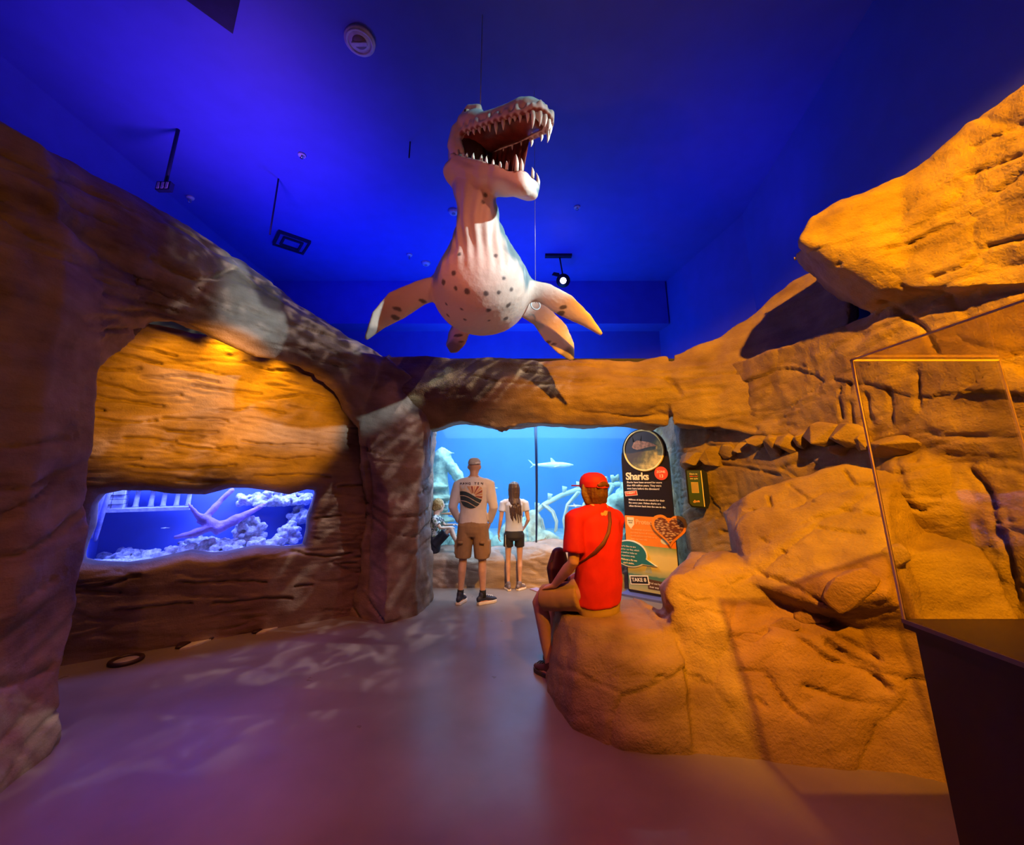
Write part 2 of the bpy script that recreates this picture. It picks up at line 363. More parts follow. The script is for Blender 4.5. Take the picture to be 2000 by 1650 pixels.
# ------------------------------------------------------------------ rock: left arch
ND = Vector((-.541, .841, 0))            # into the niche
def sect(top, bot, th=.34, bulge=.10):
    t, b = at(*top), at(*bot); m = t.lerp(b, .45); d = (t+b)/2-EYE; d.z = 0; d.normalize()
    return [t+d*.10, t.lerp(b, .22)-d*bulge*.8, m-d*bulge, b.lerp(t, .15)-d*.02, b+d*.12, b+ND*th, t+ND*th]
def arch():
    g = G()
    S = [sect((0, 215, 2.0), (30, 640, 2.1), .5), sect((180, 325, 2.5), (165, 690, 2.6), .4), sect((330, 405, 3.0), (285, 605, 3.0), .34),
         sect((470, 497, 3.6), (430, 655, 3.45), .2), sect((540, 550, 3.9), (500, 690, 3.75), .17), sect((600, 597, 4.2), (590, 712, 4.1), .17),
         sect((680, 648, 4.5), (660, 760, 4.4), .2), sect((752, 690, 4.8), (700, 830, 4.65), .4)]
    for a, b in zip(S, S[1:]): g.hull(a+b)
    # near pillar, flaring to its foot
    def blob(cx, cy, r, z): return [(cx+r*math.cos(k*math.pi/5)*1.05, cy+r*math.sin(k*math.pi/5), z) for k in range(10)]
    prof = [(-3.27, 2.25, .80, -.1), (-3.30, 2.25, .74, .35), (-3.42, 2.3, .80, .55), (-3.48, 2.3, .78, 1.4), (-3.54, 2.3, .74, 2.2), (-3.62, 2.25, .78, 3.0), (-3.75, 2.1, .75, 3.55)]
    for a, b in zip(prof, prof[1:]): g.hull(blob(*a)+blob(*b))
    g.hull(blob(-3.7, 1.0, .9, -.1)+blob(-3.7, 1.0, .9, 3.6)); g.hull(blob(-3.65, 2.1, .75, 2.6)+S[0]); g.hull(S[0]+S[1]+blob(-3.55, 2.3, .72, 2.6))
    # far pillar
    q = [at(752, 690, 4.8), at(700, 830, 4.68), at(760, 690, 5.5), at(840, 760, 5.0), at(700, 800, 5.2), at(838, 860, 5.05)]
    p1 = [(-1.72, 4.86, 1.3), (-1.42, 4.72, 1.3), (-1.12, 4.9, 1.3), (-1.05, 5.4, 1.3), (-1.7, 5.5, 1.3)]
    p2 = [(-1.74, 4.9, .45), (-1.35, 4.68, .45), (-1.08, 4.95, .45), (-1.02, 5.5, .45), (-1.75, 5.5, .45)]
    p3 = [(-1.84, 4.92, -.1), (-1.33, 4.58, -.1), (-1.05, 4.9, -.1), (-1.0, 5.5, -.1), (-1.84, 5.5, -.1)]
    g.hull(q+p1); g.hull(p1+p2); g.hull(p2+p3)
    g.hull([(-1.05, 5.3, -.1), (-1.25, 5.3, -.1), (-1.5, 6.6, -.1), (-1.25, 6.6, -.1), (-1.05, 5.3, 2.4), (-1.25, 5.3, 2.4), (-1.5, 6.6, 2.4), (-1.25, 6.6, 2.4)])
    V, F, N = remesh(g, .021, 5)
    cr = [([(290, 500), (340, 530), (380, 545), (420, 540), (460, 520), (475, 505)], .02, .06),
          ([(385, 560), (430, 590), (480, 605), (540, 625), (600, 660), (660, 690)], .014, .03),
          ([(400, 590), (450, 610), (520, 650), (560, 655)], .012, .03), ([(470, 540), (520, 570), (560, 600), (620, 625)], .012, .03),
          ([(450, 520), (510, 525), (530, 560)], .012, .025), ([(560, 620), (640, 660), (700, 690)], .012, .025),
          ([(300, 640), (170, 850)], .02, .02), ([(0, 1335), (60, 1325), (110, 1300)], .02, .05),
          ([(715, 860), (722, 950), (716, 1060), (712, 1150)], .03, .05),
          ([(730, 900), (780, 905), (830, 900)], .012, .02), ([(735, 1020), (800, 1000), (830, 1005)], .012, .02), ([(740, 1100), (800, 1090)], .012, .02)]
    gr = [([(0, 380), (90, 410), (180, 465), (260, 530), (330, 580), (400, 605)], .07, .07)]
    V = rockify(V, F, N, .07, .030, .035, (.42, -.25), cr, gr)
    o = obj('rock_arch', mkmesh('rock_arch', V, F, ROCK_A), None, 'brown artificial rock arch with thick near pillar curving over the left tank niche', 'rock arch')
    return o
arch()

# ------------------------------------------------------------------ rock: striped wall of the niche with its ragged window
WA = Vector((-1.60, 5.09, 0)); WD = Vector((-.841, -.541, 0)); WN = Vector((.541, -.841, 0))    # along, towards the hall
def wallpt(px, py):
    d = at(px, py, 1.0)-EYE; k = (WA-EYE).dot(WN)/d.dot(WN); p = EYE+d*k
    return ((p-WA).dot(WD), p.z)
def w2(u, z, n=0): return WA+WD*u+WN*n+Vector((0, 0, z))
hole_px = [(150, 1098), (175, 1104), (240, 1106), (290, 1098), (370, 1080), (410, 1085), (440, 1083), (500, 1070), (560, 1072), (595, 1068),
           (602, 1040), (604, 1010), (616, 975), (620, 958), (600, 956), (565, 966), (520, 958), (485, 953), (450, 953), (400, 966), (330, 964), (290, 958), (230, 958), (190, 966), (176, 985), (172, 1030), (158, 1060), (150, 1085)]
hole = [wallpt(*p) for p in hole_px]
def inside(poly, X, Z):
    r = np.zeros(X.shape, bool); n = len(poly)
    for i in range(n):
        (x1, z1), (x2, z2) = poly[i], poly[(i+1) % n]
        c = ((z1 > Z) != (z2 > Z)) & (X < (x2-x1)*(Z-z1)/(z2-z1+1e-12)+x1); r ^= c
    return r
def nearest(poly, X, Z):
    best = np.full(X.shape, 9.); Q = np.zeros(X.shape+(2,)); n = len(poly)
    for i in range(n):
        a = np.array(poly[i]); b = np.array(poly[(i+1) % n]); ab = b-a
        t = np.clip(((X-a[0])*ab[0]+(Z-a[1])*ab[1])/(ab@ab), 0, 1); qx, qz = a[0]+t*ab[0], a[1]+t*ab[1]
        d = np.hypot(X-qx, Z-qz); m = d < best; best[m] = d[m]; Q[m] = np.stack([qx, qz], -1)[m]
    return best, Q
def niche_wall():
    du = .0135; us = np.arange(-.15, 3.05, du); zs = np.arange(-.06, 3.12, du); U, Z = np.meshgrid(us, zs, indexing='ij')
    d, Q = nearest(hole, U, Z); ins = inside(hole, U, Z)
    o0 = np.pad(~ins, 1, constant_values=True); nb8 = np.zeros(ins.shape, bool)
    for i in range(3):
        for j in range(3): nb8 |= o0[i:i+ins.shape[0], j:j+ins.shape[1]]
    snap = ins & nb8; out = ~ins | snap
    Us, Zs = U.copy(), Z.copy(); Us[snap] = Q[snap][:, 0]; Zs[snap] = Q[snap][:, 1]
    topz = 2.86+.16*(U/3)+.05*fbm(np.stack([U.ravel()*2, U.ravel()*0, U.ravel()*0], 1), 3).reshape(U.shape)
    keep = out & (Z < topz+.02)
    rim = np.clip(1-np.where(ins, 0, d)/.10, 0, 1)
    nrm = .04-.09*rim**2
    P3 = np.array([WA.x, WA.y, 0])+Us[..., None]*np.array(WD)+nrm[..., None]*np.array(WN); P3[..., 2] = np.minimum(Zs, topz)
    idx = -np.ones(U.shape, int); idx[keep] = np.arange(keep.sum()); V = P3[keep]; F = []
    a, b = U.shape
    for i in range(a-1):
        for j in range(b-1):
            q = (idx[i, j], idx[i+1, j], idx[i+1, j+1], idx[i, j+1])
            if min(q) >= 0: F.append(q)
    X = V; n0 = np.array(WN)[None]
    fade = np.clip(np.where(keep, np.where(ins, 0, d), 0)[keep]/.05, 0.15, 1)
    u = (X-np.array(WA))@np.array(WD); lay = X[:, 2]-.07*u
    k1 = np.stack([u*.55, lay*5.5, u*0], 1); dd = .04*fbm(np.stack([u*.9, X[:, 2]*1.3, u*0+4], 1), 3)+.016*fbm(k1+3, 3)
    for s, (fu, fz, wd, dp) in enumerate(((.8, 5.0, .05, .022), (1.1, 8.5, .06, .014), (1.5, 13, .07, .008))):
        kk = np.stack([u*fu+s*7.7, lay*fz, u*0+s*3.1], 1); c = pnoise(kk)+.25*pnoise(kk*3.1)
        mk = np.clip(pnoise(np.stack([u*1.3, lay*2.4, u*0+20+s], 1))*2.5+.6, 0, 1); dd -= dp*np.exp(-(c/wd)**2)*mk
    dd += .006*fbm(X*9, 3)
    V = V+n0*(dd*fade)[:, None]
    CR = [[(380,510),(480,515),(540,540),(640,550),(720,550)],[(350,545),(440,565),(560,580),(650,590)],[(490,715),(580,718),(640,730),(700,730)],[(660,690),(780,690),(860,695)],[(300,790),(450,795),(560,800)],
          [(510,825),(640,835),(740,840),(850,830),(930,820)],[(700,880),(800,885),(930,885)],[(480,350),(600,370),(700,400)],[(760,510),(900,530),(1030,545)],[(640,640),(800,640),(900,650)],[(1000,865),(1150,860),(1300,865)],
          [(1240,1030),(1340,1020)],[(1330,905),(1430,900)],[(700,1280),(850,1275),(1050,1275)],[(1160,1295),(1230,1290)],[(250,1300),(400,1290),(560,1250)],[(240,1330),(330,1310),(480,1320)],[(1150,1160),(1300,1180),(1380,1165)],
          [(1340,1205),(1400,1205)],[(340,440),(480,450),(560,445)],[(560,480),(700,470),(860,500)],[(860,610),(1000,600),(1120,620)],[(1080,560),(1200,540),(1290,560)],[(380,640),(520,655),(620,650)],[(950,730),(1100,745),(1250,740)],
          [(420,380),(520,395),(640,430)],[(960,420),(1060,450),(1150,455)],[(450,1390),(600,1370),(760,1360)],[(840,1360),(1000,1345),(1150,1340)],[(1000,790),(1120,800),(1240,790)],[(340,600),(420,610)],[(700,745),(840,760),(930,755)]]
    q = random.Random(9)
    for c in CR:
        P = [w2(*wallpt(x*.497, y*.497+500)) for x, y in c]; L = []
        for p0, p1 in zip(P, P[1:]): L += spread(p0, p1, .012)
        L = [p+Vector((0, 0, .006*math.sin(i*.13+len(c)*3)+.003*math.sin(i*.41))) for i, p in enumerate(L)]
        ln = np.array([tuple(p) for p in L])
        # measured in the plane of the wall
        carve2 = (V-np.array(WN)*(((V-np.array([WA.x, WA.y, 0]))@np.array(WN))[:, None])); lo, hi = ln.min(0)-.08, ln.max(0)+.08
        ii = np.where(((carve2 > lo) & (carve2 < hi)).all(1))[0]
        if not len(ii): continue
        dq = np.sqrt(((carve2[ii][:, None]*np.array([1, 1, 1])-ln[None])**2).sum(2).min(1)); up = np.clip((carve2[ii][:, 2]-np.interp((carve2[ii]-ln[0])@np.array(WD), np.sort((ln-ln[0])@np.array(WD)), ln[np.argsort((ln-ln[0])@np.array(WD)), 2]))/.03, -1, 1)
        V[ii] += n0*((-.05*np.exp(-(dq/.010)**2)+.009*np.exp(-(dq/.05)**2)*(up > 0))*fade[ii])[:, None]
    # thickness of the rim, running back to the tank glass, and a return along the top
    nb = len(V); ed = {}
    for f in F:
        for k in range(4):
            e = (f[k], f[(k+1) % 4]); ed[e] = 1
    be = [e for e in ed if (e[1], e[0]) not in ed]
    mp = {}; ext = []
    for e in be:
        for v in e:
            if v not in mp: mp[v] = nb+len(ext); ext.append(V[v]-np.array(WN)*.20)
    V = np.concatenate([V, np.array(ext)]); F += [(e[1], e[0], mp[e[0]], mp[e[1]]) for e in be]
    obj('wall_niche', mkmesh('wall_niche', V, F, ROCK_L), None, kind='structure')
niche_wall()
gp = [w2(1.45, 2.2, -.45), w2(3.3, 2.2, -.45), w2(3.3, 2.2, -.6), w2(1.45, 2.2, -.6)]
G().prism([(p.x, p.y) for p in gp], 1.9, 3.3).build('wall_niche_upper', plain('grey_green_paint', (.16, .17, .12), .8), smooth=False, kind='structure')

# ------------------------------------------------------------------ rock: lintel over the aquarium alcove
def lintel():
    g = G()
    xs = [(745, 690, 5.0, 830), (840, 690, 5.0, 838), (900, 697, 4.95, 822), (985, 692, 4.9, 836), (1060, 700, 4.9, 824), (1160, 700, 4.88, 832), (1250, 703, 4.85, 826), (1310, 690, 4.8, 832)]
    S = []
    for px, t, Y, b in xs:
        T, B = at(px, t, Y), at(px, b, Y); m = T.lerp(B, .5)+Vector((0, -.14, 0)); q = B+Vector((0, .05, 0))
        S.append([T+Vector((0, .08, 0)), m, m+Vector((0, .02, -.18)), q, q+Vector((0, .55, .02)), T+Vector((0, .6, .0))])
    for a, b in zip(S, S[1:]): g.hull(a+b)
    xs2 = [(1310, 690, 4.8, 832), (1400, 655, 4.55, 836), (1470, 610, 4.3, 850), (1545, 545, 3.95, 850), (1600, 520, 3.7, 860), (1660, 500, 3.4, 840)]
    S = []
    for px, t, Y, b in xs2:
        T, B = at(px, t, Y), at(px, b, Y-.12); o = Vector((.45, .45, 0)); m = T.lerp(B, .55)-o*.12
        S.append([T+o*.1, m, B, B+o*1.0, T+o*1.2])
    for a, b in zip(S, S[1:]): g.hull(a+b)
    V, F, N = remesh(g, .022, 5)
    cr = [([(1300, 690), (1305, 740), (1330, 770)], .03, .05), ([(1310, 830), (1390, 822), (1440, 826), (1480, 838)], .02, .03), ([(960, 828), (985, 838), (1010, 830)], .02, -.05)]
    V = rockify(V, F, N, .06, .028, .03, (.1, .1), cr)
    obj('rock_lintel', mkmesh('rock_lintel', V, F, ROCK_R), None, 'wide rock lintel over the large aquarium opening, orange at its right end', 'rock lintel')
lintel()
# alcove between lintel and aquarium window: its low ceiling
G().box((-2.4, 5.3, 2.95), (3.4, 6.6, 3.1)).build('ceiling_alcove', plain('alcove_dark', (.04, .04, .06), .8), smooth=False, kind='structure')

# ------------------------------------------------------------------ rock: cliff on the right
def cliff():
    g = G()
    pln = [(2.22, 5.5), (2.16, 5.1), (2.46, 4.5), (2.66, 3.7), (2.82, 2.9), (2.97, 2.2), (3.05, 1.0), (3.05, -.5)]
    pto = [(2.9, 6.6), (3.3, 5.6), (3.5, 4.9), (3.5, 3.9), (3.4, 2.9), (3.33, 2.2), (3.28, 1.0), (3.25, -.5)]
    for i in range(len(pln)-1):
        q = [pln[i], pln[i+1], pto[i+1], pto[i]]
        g.hull([(x, y, -.1) for x, y in q]+[(x, y, 2.75) for x, y in q])
    g.hull([(2.22, 5.45, -.1), (2.22, 5.45, 2.6), (2.6, 5.2, -.1), (2.6, 5.2, 2.6), (2.4, 6.7, -.1), (2.4, 6.7, 2.6), (2.9, 6.7, 2.6), (2.9, 6.7, -.1)])
    # great overhanging boulder
    def b(*l): return [at(*p) for p in l]
    fr = b((1566, 468, 2.8), (1585, 425, 2.8), (1610, 410, 2.8), (1700, 397, 2.65), (1600, 500, 2.8), (1640, 515, 2.78), (1720, 562, 2.66))
    f2 = b((1700, 397, 2.65), (1720, 562, 2.66), (1800, 330, 2.4), (1850, 548, 2.42), (1760, 470, 2.5))
    f3 = b((1800, 330, 2.4), (1850, 548, 2.42), (1905, 240, 2.12), (1997, 175, 1.9), (1997, 560, 2.1), (1900, 400, 2.18))
    g.hull(fr+f2+[(2.62, 3.4, 3.5), (3.1, 3.3, 3.6), (3.25, 2.6, 3.75), (2.85, 3.2, 2.95), (3.3, 2.6, 2.7), (2.8, 2.9, 2.75)])
    g.hull(f2+f3+[(3.25, 2.6, 3.75), (3.3, 1.9, 3.85), (3.3, 2.6, 2.6), (3.3, 1.8, 2.5)])
    g.hull(f3+[(3.3, 2.2, 3.85), (3.3, 1.0, 3.8), (3.3, 2.2, 2.5), (3.3, 1.0, 2.4), (3.05, 1.0, 3.7), (3.05, .9, 2.5)])
    g.hull([(3.0, 1.9, 3.6), (3.0, 1.9, 2.6), (3.3, 1.9, 3.7), (3.3, 1.9, 2.5), (3.05, -.5, 3.6), (3.05, -.5, 2.5), (3.25, -.5, 3.6), (3.25, -.5, 2.5)])
    # rounded boulder bulging under the ledge
    g.ball(at(1800, 965, 2.75)+Vector((.16, .14, -.05)), (.27, .30, .36))
    # bench shelf with ribs
    g.hull(b((1630, 745, 3.4), (1720, 710, 3.1), (1640, 832, 3.4), (1730, 850, 3.05))+[(2.9, 3.6, 2.2), (3.0, 3.1, 2.35), (2.9, 3.6, 1.7), (3.0, 3.1, 1.7)])
    V, F, N = remesh(g, .0145, 5)
    cr = [([(1640, 515), (1700, 495), (1780, 475), (1850, 440), (1900, 410), (1995, 335)], .014, .045),
          ([(1820, 540), (1880, 520), (1930, 480), (1995, 465)], .013, .045), ([(1850, 425), (1930, 380), (1997, 330)], .010, .03),
          ([(1810, 400), (1880, 345), (1995, 300)], .012, .04), ([(1900, 290), (1995, 240)], .012, .04), ([(1700, 450), (1790, 400), (1860, 360)], .01, .02),
          ([(1720, 590), (1760, 610), (1800, 640), (1830, 690)], .02, .04), ([(1760, 560), (1850, 580), (1890, 620)], .02, .04),
          ([(1318, 915), (1400, 905), (1480, 918), (1530, 930)], .016, .05), ([(1320, 960), (1330, 1000), (1400, 1010), (1440, 1012)], .014, .035),
          ([(1390, 1000), (1420, 985), (1440, 990)], .012, .03), ([(1330, 1030), (1380, 1030), (1440, 1045)], .014, .035), ([(1310, 880), (1380, 870), (1440, 872)], .014, .03),
          ([(1690, 770), (1700, 830)], .018, .03), ([(1660, 750), (1664, 830)], .015, .03), ([(1735, 760), (1740, 840)], .016, .03), ([(1640, 760), (1643, 820)], .013, .03),
          ([(1790, 730), (1795, 800)], .015, .03), ([(1880, 760), (1995, 770)], .012, .02), ([(1830, 850), (1995, 855)], .014, .025), ([(1850, 890), (1920, 895), (1995, 900)], .02, .04),
          ([(1880, 905), (1930, 960), (1970, 1100), (1985, 1200)], .02, .05), ([(1790, 890), (1730, 960), (1725, 1060), (1735, 1130)], .02, .04),
          ([(1770, 985), (1800, 1000), (1840, 985)], .016, .04), ([(1340, 1080), (1350, 1120)], .014, .03)]
    gr = [([(1470, 845), (1510, 880), (1560, 870), (1640, 855)], .03, .04)]
    V = rockify(V, F, N, .07, .012, .015, (-.25, .12), cr, gr, 1.25, 3.3, (60, .014, (1, 1, 2.2)))
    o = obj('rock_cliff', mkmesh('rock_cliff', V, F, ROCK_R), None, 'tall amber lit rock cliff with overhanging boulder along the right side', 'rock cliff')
    # stones of the ledge that stand proud of the cliff: hulls of their own
    bvh = BVHTree.FromPolygons([tuple(v) for v in V], F)
    st = [(1356, 897, 30, 18), (1394, 891, 28, 19), (1420, 880, 18, 15), (1452, 874, 20, 11), (1486, 860, 24, 13), (1512, 870, 18, 22), (1540, 866, 22, 18), (1568, 857, 15, 18), (1610, 848, 36, 24), (1658, 850, 30, 22), (1688, 864, 16, 17), (1640, 878, 20, 10),
          (1340, 905, 12, 14), (1760, 876, 40, 20)]
    for px, py, hw, hh in st:
        h = bvh.ray_cast(EYE, (at(px, py, 1)-EYE).normalized())
        if h[0] is None: continue
        c = h[0]; k = (c-EYE).length/FPX; pts = []
        d = (EYE-c).normalized(); x = d.cross(Vector((0, 0, 1))).normalized(); y = x.cross(d)
        for q in range(22):
            a = R.uniform(0, 6.28); e = R.uniform(.75, 1.05); zz = R.uniform(-1, 1); m = math.sqrt(1-zz*zz*.6)
            pts.append(c+x*(hw*k*math.cos(a)*m*e)*-1+y*(hh*k*math.sin(a)*m*e)+d*(zz*hh*k*1.1+.01))
        s = G().hull(pts).build('stone', ROCK_R, o, smooth=False)
        bv = s.modifiers.new('b', 'BEVEL'); bv.width = .008; bv.segments = 2
    return o
cliff_o = cliff()

# ------------------------------------------------------------------ rock: bench and the sloping mass beside it
def bench():
    g = G()
    def ring(l, z): return [(x, y, z) for x, y in l]
    base = [(.27, 3.62), (.26, 3.3), (.36, 2.86), (.62, 2.66), (1.0, 2.62), (1.2, 3.0), (1.0, 3.7)]
    mid = [(.33, 3.6), (.32, 3.3), (.44, 2.95), (.66, 2.80), (1.05, 2.76), (1.2, 3.1), (1.0, 3.7)]
    top = [(.38, 3.55), (.38, 3.32), (.50, 3.08), (.72, 2.98), (1.05, 2.95), (1.2, 3.15), (1.0, 3.62)]
    g.hull(ring(base, -.1)+ring(base, .05)+ring(mid, .38)+ring(top, .54))
    def b(*l): return [at(*p) for p in l]
    # knob right of the seat
    g.hull(b((1302, 1160, 3.0), (1312, 1128, 3.0), (1388, 1096, 3.1), (1310, 1210, 2.95), (1420, 1080, 3.2), (1430, 1230, 2.8), (1500, 1120, 3.0))+[(1.1, 3.3, .7), (1.5, 3.6, .9), (1.1, 2.7, 0), (1.9, 2.6, 0), (1.3, 3.6, 0), (1.9, 3.5, .9)])
    g.hull([(.9, 2.62, -.1), (1.5, 2.54, -.1), (2.1, 2.42, -.1), (1.1, 2.9, .45), (1.6, 2.75, .55), (2.1, 2.65, .6), (1.0, 3.6, -.1), (1.4, 3.6, .8), (2.2, 3.4, -.1), (2.2, 3.3, 1.0)])
    # upper slope
    g.hull(b((1441, 1035, 3.3), (1456, 968, 3.4), (1470, 1140, 2.95), (1490, 948, 3.35), (1594, 925, 3.1), (1655, 906, 3.0), (1600, 1180, 2.65), (1730, 1160, 2.45), (1740, 960, 2.75))+[(1.9, 3.8, 1.2), (2.5, 3.5, 1.5), (2.8, 2.9, 1.55), (2.0, 3.6, .2), (2.75, 2.6, .3)])
    g.hull([(2.0, 2.44, -.1), (2.75, 2.2, -.1), (2.1, 2.62, .6), (2.75, 2.36, .6), (2.75, 3.3, -.1), (2.0, 3.3, -.1), (2.75, 2.5, 1.1), (2.2, 2.7, 1.0), (2.75, 3.0, 1.2)])
    V, F, N = remesh(g, .013, 8)
    cr = [([(1440, 1032), (1490, 1055), (1560, 1095), (1640, 1120), (1690, 1105)], .012, .05), ([(1490, 1055), (1530, 1040), (1600, 1010), (1680, 970), (1720, 950)], .010, .015),
          ([(1480, 1115), (1560, 1150), (1610, 1180), (1640, 1175)], .014, .05), ([(1450, 1110), (1500, 1130), (1570, 1128)], .01, .025),
          ([(1540, 945), (1600, 990), (1720, 1005)], .012, .03), ([(1600, 1030), (1680, 1040), (1740, 1050)], .012, .03), ([(1650, 920), (1670, 945), (1710, 945)], .012, .05),
          ([(1430, 1245), (1470, 1245), (1500, 1225)], .016, .05), ([(1440, 1310), (1500, 1312)], .01, .03), ([(1560, 1245), (1620, 1290), (1700, 1310)], .014, .045), ([(1640, 1240), (1720, 1290)], .014, .04),
          ([(1620, 1260), (1720, 1330), (1740, 1350)], .02, .05), ([(1330, 1160), (1360, 1175), (1390, 1170)], .012, .02), ([(1200, 1320), (1250, 1320), (1300, 1322)], .01, .025), ([(1345, 1320), (1370, 1325)], .012, .03),
          ([(1500, 1320), (1540, 1380), (1580, 1410)], .012, .04), ([(1480, 1365), (1500, 1385)], .01, .03), ([(1460, 965), (1500, 970), (1508, 1000), (1455, 995)], .012, .04),
          ([(1290, 1200), (1310, 1190), (1300, 1170)], .02, .03), ([(1380, 1190), (1440, 1205), (1480, 1195)], .012, .03), ([(1570, 1340), (1660, 1370), (1740, 1380)], .012, .03)]
    V = rockify(V, F, N, .05, .010, .006, (-.35, .15), cr, (), 1.1, 8.1, (12, .010, (1, 1, 1.5)))
    V[:, 2] = np.where((V[:, 0] < 1.0) & (V[:, 2] > .50), .50+(V[:, 2]-.50)*.5, V[:, 2])
    o = obj('rock_bench', mkmesh('rock_bench', V, F, ROCK_R), None, 'low rounded rock bench rising into a cracked amber slope at right', 'rock bench')
    bvh = BVHTree.FromPolygons([tuple(v) for v in V], F)
    for px, py, hw, hh, an in [(1660, 1155, 42, 26, .75), (1585, 1200, 27, 16, .35), (1533, 1222, 22, 11, .35), (1745, 1085, 22, 15, .6), (1462, 1250, 28, 11, .05)]:
        h = bvh.ray_cast(EYE, (at(px, py, 1)-EYE).normalized())
        if h[0] is None: continue
        c = h[0]; k = (c-EYE).length/FPX; pts = []; d = (EYE-c).normalized(); x = Vector((0, 0, 1)).cross(d).normalized(); y = d.cross(x)
        for q in range(26):
            a = R.uniform(0, 6.28); e = R.uniform(.8, 1.05); zz = R.uniform(-1, 1); m = math.sqrt(1-zz*zz*.5)
            u, v = hw*k*math.cos(a)*m*e, hh*k*math.sin(a)*m*e; ca, sa = math.cos(an), math.sin(an)
            pts.append(c+x*(u*ca-v*sa)+y*(u*sa+v*ca)+d*(zz*hh*k*.6))
        s = G().hull(pts).build('stone', ROCK_R, o, smooth=False); bv = s.modifiers.new('b', 'BEVEL'); bv.width = .012; bv.segments = 2
bench()

# ------------------------------------------------------------------ the hanging marine reptile
def reptile():
    A = lambda x, y, Y: at(x, y, Y)
    root = empty('marine_reptile_model', at(942, 572, 3.7), 'hanging open-jawed marine reptile model with spotted pale belly and four flippers', 'reptile model')
    off = root.location
    g = G()
    g.loft([(A(930, 615, 5.1), .04, .04), (A(934, 600, 4.75), .16, .14), (A(938, 590, 4.4), .33, .28), (A(941, 582, 4.1), .46, .40), (A(942, 572, 3.75), .50, .44),
            (A(941, 556, 3.5), .47, .43), (A(941, 548, 3.40), .43, .40)], (1, 0, 0), 28)
    g.loft([(A(940, 572, 3.75), .34, .30), (A(940, 545, 3.52), .43, .40), (A(939, 500, 3.31), .335, .31), (A(937, 470, 3.21), .258, .245), (A(935, 443, 3.14), .208, .205), (A(934, 412, 3.09), .178, .18), (A(928, 385, 3.11), .175, .185), (A(912, 345, 3.22), .165, .17), (A(903, 305, 3.28), .14, .15)], (1, 0, 0), 28)
    # flippers: flat blades
    def flip(pts, side): g.loft(pts, side, 16)
    flip([(A(862, 560, 3.6), .12, .06), (A(820, 572, 3.55), .125, .055), (A(775, 597, 3.5), .15, .042), (A(740, 625, 3.48), .115, .034), (A(716, 660, 3.46), .035, .018)], (.40, -.35, .85))
    flip([(A(1015, 565, 3.6), .13, .06), (A(1060, 572, 3.6), .115, .05), (A(1105, 597, 3.58), .12, .04), (A(1145, 625, 3.56), .075, .03), (A(1174, 652, 3.55), .025, .015)], (-.42, -.35, .84))
    flip([(A(1030, 602, 4.1), .12, .06), (A(1058, 618, 4.1), .13, .05), (A(1085, 650, 4.08), .15, .04), (A(1105, 680, 4.05), .105, .03), (A(1117, 701, 4.03), .035, .016)], (.8, -.1, .6))
    flip([(A(903, 628, 4.2), .10, .05), (A(897, 648, 4.15), .13, .045), (A(890, 672, 4.1), .12, .04), (A(887, 686, 4.07), .06, .02)], (.95, -.2, .25))
    a = Vector((.77, -.64, 0)); r = Vector((.64, .77, 0)); u = Vector((0, 0, 1))
    # upper jaw
    H = A(921, 268, 3.12); T = A(1052, 218, 2.62)
    up = [(H-a*.04-u*.06, .17, .17), (H+a*.04+u*.02, .205, .17), (H.lerp(T, .2)+u*.035, .205, .135), (H.lerp(T, .32)+u*.0, .185, .105), (H.lerp(T, .5), .165, .105), (H.lerp(T, .7), .155, .11), (H.lerp(T, .85)+u*.005, .158, .115), (H.lerp(T, .95), .14, .10), (H.lerp(T, 1.0)-u*.01, .115, .08)]
    g.loft(up, r, 24)
    # brow ridges, cheek, skull back
    for s in (-1, 1):
        g.loft([(H+r*s*.10+a*.0+u*.13, .05, .04), (H+r*s*.115+a*.10+u*.145, .055, .045), (H+r*s*.11+a*.20+u*.105, .035, .03)], r, 12)
        g.loft([(H+r*s*.15-u*.02-a*.02, .06, .08), (H+r*s*.165-u*.17-a*.045, .055, .085), (H+r*s*.15-u*.30-a*.01, .05, .08)], r, 12)
    g.ball(H-a*.07-u*.13, (.17, .17, .20))
    # lower jaw
    Lh = A(908, 340, 3.14); Lt = A(1028, 370, 2.72)
    lo = [(Lh-a*.06, .19, .12), (Lh+a*.05-u*.015, .215, .12), (Lh.lerp(Lt, .3)-u*.015, .20, .095), (Lh.lerp(Lt, .55)-u*.01, .175, .075), (Lh.lerp(Lt, .8), .165, .072), (Lh.lerp(Lt, .95), .16, .075), (Lh.lerp(Lt, 1.03)-u*.005, .13, .06)]
    g.loft(lo, r, 24)
    def lipc(P0, P1, wf, s0, s1, n, dz, fwd=.09):      # U shaped lip curve: near side, round the tip, far side
        L = (P1-P0).length; pts = []
        for k in range(n):
            t = s0+(1-s0)*k/(n-1); pts.append(P0.lerp(P1, t)-r*wf(t)+u*dz)
        for k in range(1, 8):
            b = math.pi*k/8; pts.append(P1-r*(wf(1)*math.cos(b))+a*(fwd*math.sin(b))+u*dz)
        for k in range(n):
            t = 1-(1-s1)*k/(n-1); pts.append(P0.lerp(P1, t)+r*wf(t)+u*dz)
        return pts
    uw = lambda t: .175-.06*t+.025*math.sin(min(1, t)*3.1)*t
    lw = lambda t: .195-.055*t
    ulip = lipc(H, T, uw, .08, .1, 12, -.085); llip = lipc(Lh, Lt, lw, .05, .1, 12, .068, .07)
    g.loft([(p, .026, .026) for p in ulip], u, 10); g.loft([(p, .022, .024) for p in llip], u, 10)
    rr = random.Random(5)
    for i in range(len(ulip)-2):
        p = ulip[i].lerp(ulip[i+1], rr.random()); q = .02+.012*rr.random(); g.ball(p+u*.03+ (-r if i < 12 else a)*.012, (q*.8, q*.8, q*1.5), 8, 6)
